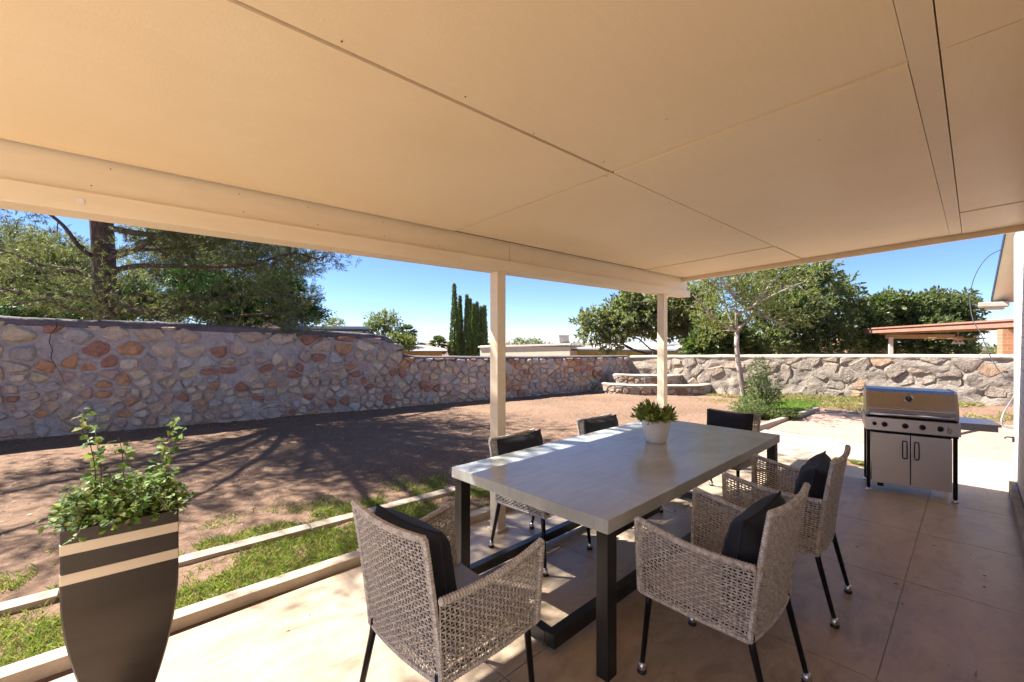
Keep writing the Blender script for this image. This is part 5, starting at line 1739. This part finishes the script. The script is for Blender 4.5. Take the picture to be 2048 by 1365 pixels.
mb = MB(); mb.tube([(1.3, 2.6, zt + 0.2), (1.3, 2.6, zt + 0.75), (1.12, 2.5, zt + 0.8)], 0.08, 8); mb.build('vent_pipe', M['whiteroof'], rf)
# pale blue house behind the tall wall
r_, L = bldg('pale_blue_house', 'pale blue house with a dark flat roof edge peeping over the tall wall', 490, 733, 20.4, 22, 7, 1.6 + 14 / 900 * 21.5, M['bluewall'])
zt = 1.6 + 14 / 900 * 21.5 + 1.5
mb = MB(); mb.box((L / 2 - 0.1, 3.4, zt + 0.09), (L + 0.5, 7.6, 0.2), 0, 0, 0.01); rf = mb.build('roof', M['bluewall'], r_)
mb = MB(); mb.box((L / 2 - 0.1, -0.425, zt + 0.0), (L + 0.52, 0.05, 0.09), 0, 0, 0.004); mb.build('gutter', M['darkroof'], rf)
mb = MB(); mb.tube([(L - 0.1, -0.2, -0.2), (L - 0.1, -0.2, zt)], 0.05, 8); mb.build('downpipe', M['darkroof'], r_)
mb = MB(); mb.box((L * 0.75, -0.02, zt - 0.35), (0.9, 0.05, 0.4), 0, 0, 0.005); mb.build('window', M['darkroof'], r_)
# grey peaked canopy and pale shed near the pine
p_ = D(528, 655, 16); p_.z = -1.4
root = empty('peaked_shed', p_, -CAM_A); tag(root, 'small shed with a low grey peaked roof just over the wall below the juniper', 'shed')
mb = MB(); mb.box((0, 0.8, 1.55), (1.5, 1.6, 3.15), 0, 0, 0.01); mb.build('wall', M['soffit'], root)
zt = 1.6 + 18 / 900 * 16 + 1.4
mb = MB(); vs_ = []
for y in (-0.15, 1.8): vs_ += [(-0.95, y, zt), (0, y, zt + 0.42), (0.95, y, zt), (0.95, y, zt - 0.06), (0, y, zt + 0.35), (-0.95, y, zt - 0.06)]
mb.add(vs_, [(0, 1, 4, 5), (1, 2, 3, 4), (11, 10, 7, 6), (10, 9, 8, 7), (0, 6, 7, 1), (1, 7, 8, 2), (5, 4, 10, 11), (4, 3, 9, 10), (0, 5, 11, 6), (2, 8, 9, 3)])
mb.build('roof', M['darkroof'], root)
mb = MB(); mb.add([(-0.74, -0.02, zt - 0.05), (0.74, -0.02, zt - 0.05), (0, -0.02, zt + 0.28), (-0.74, 1.62, zt - 0.05), (0.74, 1.62, zt - 0.05), (0, 1.62, zt + 0.28)], [(0, 1, 2), (5, 4, 3), (0, 2, 5, 3), (1, 4, 5, 2), (0, 3, 4, 1)]); mb.build('gable', M['soffit'], root)
r_, L = bldg('pale_shed', 'pale green-white shed wall glimpsed under the pine boughs', 60, 185, 14, 15, 3, 1.6 + 38 / 900 * 14, M['whiteroof'], 'shed')
mb = MB(); mb.box((L / 2, 1.5, 1.6 + 38 / 900 * 14 + 1.44), (L + 0.3, 3.3, 0.08), 0, 0, 0.01); mb.build('roof', M['greyroof'], r_)
p_ = D(80, 640, 13.2); 
mb = MB(); mb.lathe([(0.36, 0.0), (0.33, 0.10), (0.22, 0.19), (0.0, 0.24)], n=20)
root = empty('green_dome', (p_.x, p_.y, -1.4)); tag(root, 'round green dome-topped tank glimpsed under the pine', 'tank')
o = mb.build('dome', M['green'], root, (0, 0, 1.6 + 40 / 900 * 13.2 + 1.4))
mb = MB(); mb.lathe([(0.34, 0.0), (0.34, 1.6 + 40 / 900 * 13.2 + 1.4)], n=20); mb.build('tank', M['green'], root)

# next door: patio cover with a ceiling fan
def nb(px, d, z): 
    p = D(px, 675, d); return Vector((p.x, p.y, z))
A0, A1 = nb(1726, 17.0, 0), nb(2035, 10.9, 0)
z0a, z1a = 1.6 + 16 / 900 * 17, 1.6 + 35 / 900 * 10.9
root = empty('neighbour_patio_cover', (A0.x, A0.y, -1.4))
tag(root, 'red-brown trimmed flat patio roof next door, seen over the sunlit wall', 'patio cover')
dd = (A1 - A0).normalized()
back = Vector((-dd.y, dd.x, 0))
if back.dot(A0) < 0: back = -back
def hexa(mb, a, b, back_w, za0, za1, zb0, zb1, backz=0.0):
    """bar between plan points a and b with its own heights at each end, back_w deep"""
    c, d_ = a + back * back_w, b + back * back_w
    vs_ = [Vector((a.x, a.y, za0)), Vector((b.x, b.y, zb0)), Vector((d_.x, d_.y, zb0 + backz)), Vector((c.x, c.y, za0 + backz)),
           Vector((a.x, a.y, za1)), Vector((b.x, b.y, zb1)), Vector((d_.x, d_.y, zb1 + backz)), Vector((c.x, c.y, za1 + backz))]
    mb.add(vs_, [(3, 2, 1, 0), (4, 5, 6, 7), (0, 1, 5, 4), (1, 2, 6, 5), (2, 3, 7, 6), (3, 0, 4, 7)])
mb = MB(); hexa(mb, A0, A1, 0.05, z0a - 0.16, z0a - 0.02, z1a - 0.17, z1a - 0.02); under(mb.build('fascia', M['redfascia']), root)
mb = MB(); hexa(mb, A0 - back * 0.04, A1 - back * 0.04, 2.6, z0a - 0.018, z0a + 0.03, z1a - 0.018, z1a + 0.03, 0.0); under(mb.build('roof', M['redfascia']), root)
mb = MB(); hexa(mb, A0 + back * 0.052 + dd * 0.05, A1 + back * 0.052, 2.45, z0a - 0.12, z0a - 0.05, z1a - 0.12, z1a - 0.05); under(mb.build('ceiling', M['tanwood']), root)
B0 = A0 + dd * 0.9 + back * 0.25
mb = MB(); hexa(mb, A0 + dd * 0.35 + back * 0.35, A1 + back * 0.35, 0.09, z0a - 0.20, z0a - 0.122, z1a - 0.22, z1a - 0.122); under(mb.build('beam', M['tanwood']), root)
mb = MB(); mb.beam(A0 + dd * 0.8 + back * 0.3 + Vector((0, 0, z0a - 0.28)), A0 + dd * 1.0 + back * 2.3 + Vector((0, 0, z0a - 0.28)), 0.1, 0.15); under(mb.build('side_beam', M['tanwood']), root)
for t, bk in ((0.9, 0.4),):
    p = A0 + dd * t + back * bk
    mb = MB(); mb.box((p.x, p.y, (z0a - 0.3 - 1.4) / 2), (0.12, 0.12, z0a - 0.3 + 1.4), 0.3, 0, 0.005); under(mb.build('post', M['soffit']), root)
p = nb(2016, 11.3, 0)
mb = MB(); mb.box((p.x, p.y, 0.2), (0.3, 0.3, 3.2), 0.3, 0, 0.005); under(mb.build('brick_pillar', M['orangebrick']), root)
# its fan
p = nb(1916, 13.4, 0); zc = 1.6 + 24 / 900 * 13.4 - 0.12
fan = empty('ceiling_fan', (p.x, p.y, zc)); tag(fan, 'tan ceiling fan hanging from the patio roof next door', 'ceiling fan')
mb = MB(); mb.tube([(0, 0, 0.04), (0, 0, -0.22)], 0.02, 8); mb.build('rod', M['tanwood'], fan)
mb = MB(); mb.lathe([(0, -0.20), (0.09, -0.20), (0.13, -0.24), (0.13, -0.30), (0.07, -0.34), (0.0, -0.35)], n=20); mb.build('motor', M['tanwood'], fan)
for k in range(5):
    a = k * 2 * PI / 5 + 0.4
    X = Matrix.Rotation(a, 4, 'Z') @ Matrix.Translation((0, 0, -0.27)) @ Matrix.Rotation(0.25, 4, 'X')
    mb = MB(); mb.prism([(0.13, -0.02), (0.22, -0.055), (0.62, -0.075), (0.66, -0.04), (0.66, 0.04), (0.62, 0.075), (0.22, 0.055), (0.13, 0.02)], -0.004, 0.004, 0, X)
    mb.build('blade', M['tanwood'], fan)
for k in range(3):
    a = k * 2 * PI / 3
    mb = MB(); mb.lathe([(0.02, 0.0), (0.035, -0.03), (0.065, -0.09), (0.0, -0.085)], (math.cos(a) * 0.1, math.sin(a) * 0.1, -0.35), 14); mb.build('lamp_shade', M['porcelain'], fan)
# small gabled outbuilding
p_ = nb(1745, 19.5, -1.4)
root = empty('gabled_outbuilding', p_, -0.55); tag(root, 'small tan gabled outbuilding beside the patio next door, below the leafy tree', 'shed')
zt = 1.4 + 1.6 - 30 / 900 * 19.5
mb = MB(); mb.box((0.1, 1.0, zt / 2), (2.2, 2.0, zt), 0, 0, 0.01); mb.build('wall', M['tanwood'], root)
mb = MB(); mb.add([(-1.0, -0.002, zt), (1.2, -0.002, zt), (0.6, -0.002, zt + 0.55), (-1.0, 2.0, zt), (1.2, 2.0, zt), (0.6, 2.0, zt + 0.55)], [(0, 1, 2), (5, 4, 3), (0, 2, 5, 3), (1, 4, 5, 2)]); mb.build('gable', M['tanwood'], root)
mb = MB(); mb.beam((-1.25, 0.95, zt - 0.02), (0.62, 0.95, zt + 0.60), 2.3, 0.05); mb.beam((0.6, 0.95, zt + 0.60), (1.35, 0.95, zt - 0.05), 2.3, 0.05); mb.build('roof', M['redfascia'], root)
# gable-ended house next door on the far right
RA = Vector((17.6, -0.30, 2.50)); RB = Vector((14.45, -0.30, 3.95))
root = empty('gable_house', (16.0, -0.7, -1.4)); tag(root, 'cream gable end next door with dark rake edge and beige soffit', 'house')
sl_ = (RB.z - RA.z) / (RA.x - RB.x)
mb = MB()
vs_ = [(14.4, -0.80, -1.4), (17.15, -0.80, -1.4), (17.15, -0.80, 2.50), (14.4, -0.80, 3.80), (14.4, -3.5, -1.4), (17.15, -3.5, -1.4), (17.15, -3.5, 2.50), (14.4, -3.5, 3.80)]
mb.add(vs_, [(3, 2, 1, 0), (4, 5, 6, 7), (0, 1, 5, 4), (1, 2, 6, 5), (2, 3, 7, 6), (3, 0, 4, 7)])
under(mb.build('wall', M['cream']), root)  # cream instead of brick, chosen to keep orange bounce light off the soffit
mb = MB()
vs_ = [(17.62, -0.32, 2.52), (14.3, -0.50, 2.52 + 3.32 * sl_), (14.3, -3.6, 2.52 + 3.32 * sl_), (17.62, -3.6, 2.52)]
vs_ += [(v[0], v[1], v[2] + 0.10) for v in vs_]
mb.add(vs_, [(0, 1, 2, 3), (7, 6, 5, 4), (4, 5, 1, 0), (5, 6, 2, 1), (6, 7, 3, 2), (7, 4, 0, 3)])
rf = under(mb.build('roof', M['soffit']), root)
mb = MB()
vs_ = [(17.66, -0.30, 2.47), (14.3, -0.48, 2.47 + 3.36 * sl_), (14.3, -0.498, 2.47 + 3.36 * sl_), (17.66, -0.318, 2.47)]
vs_ += [(v[0], v[1], v[2] + 0.17) for v in vs_]
mb.add(vs_, [(0, 1, 2, 3), (7, 6, 5, 4), (4, 5, 1, 0), (5, 6, 2, 1), (6, 7, 3, 2), (7, 4, 0, 3)])
under(mb.build('rake_board', M['navy']), root)
mb = MB(); mb.box((17.42, -0.34, 2.46), (0.6, 0.56, 0.12), 0, 0, 0.02); mb.box((17.38, -0.36, 2.37), (0.4, 0.36, 0.08), 0, 0, 0.02)
under(mb.build('eave_return', M['acmetal']), root)

# ================================================================== FAR TREE BAND
cl = []
random.seed(77)
for px in range(-900, 3000, 26):
    d = random.uniform(75, 120)
    p = D(px, 675, d)
    ztop = CAM_H - (random.uniform(687, 694) - 675) / FPX * d
    zb = -2.6
    cl.append((p.x, p.y, (ztop + zb) / 2, 1.9, 1.9, (ztop - zb) / 2 * 1.1))
V, F = foliage(cl, 9000, 7, 0.55, 0.3, 0.8, 0.8, 0.2, 0.5)
o = np_mesh('far_woods', V, F, M['oak'])
tag(o, 'low band of distant treetops along the horizon beyond the houses', 'treeline', None, 'stuff')
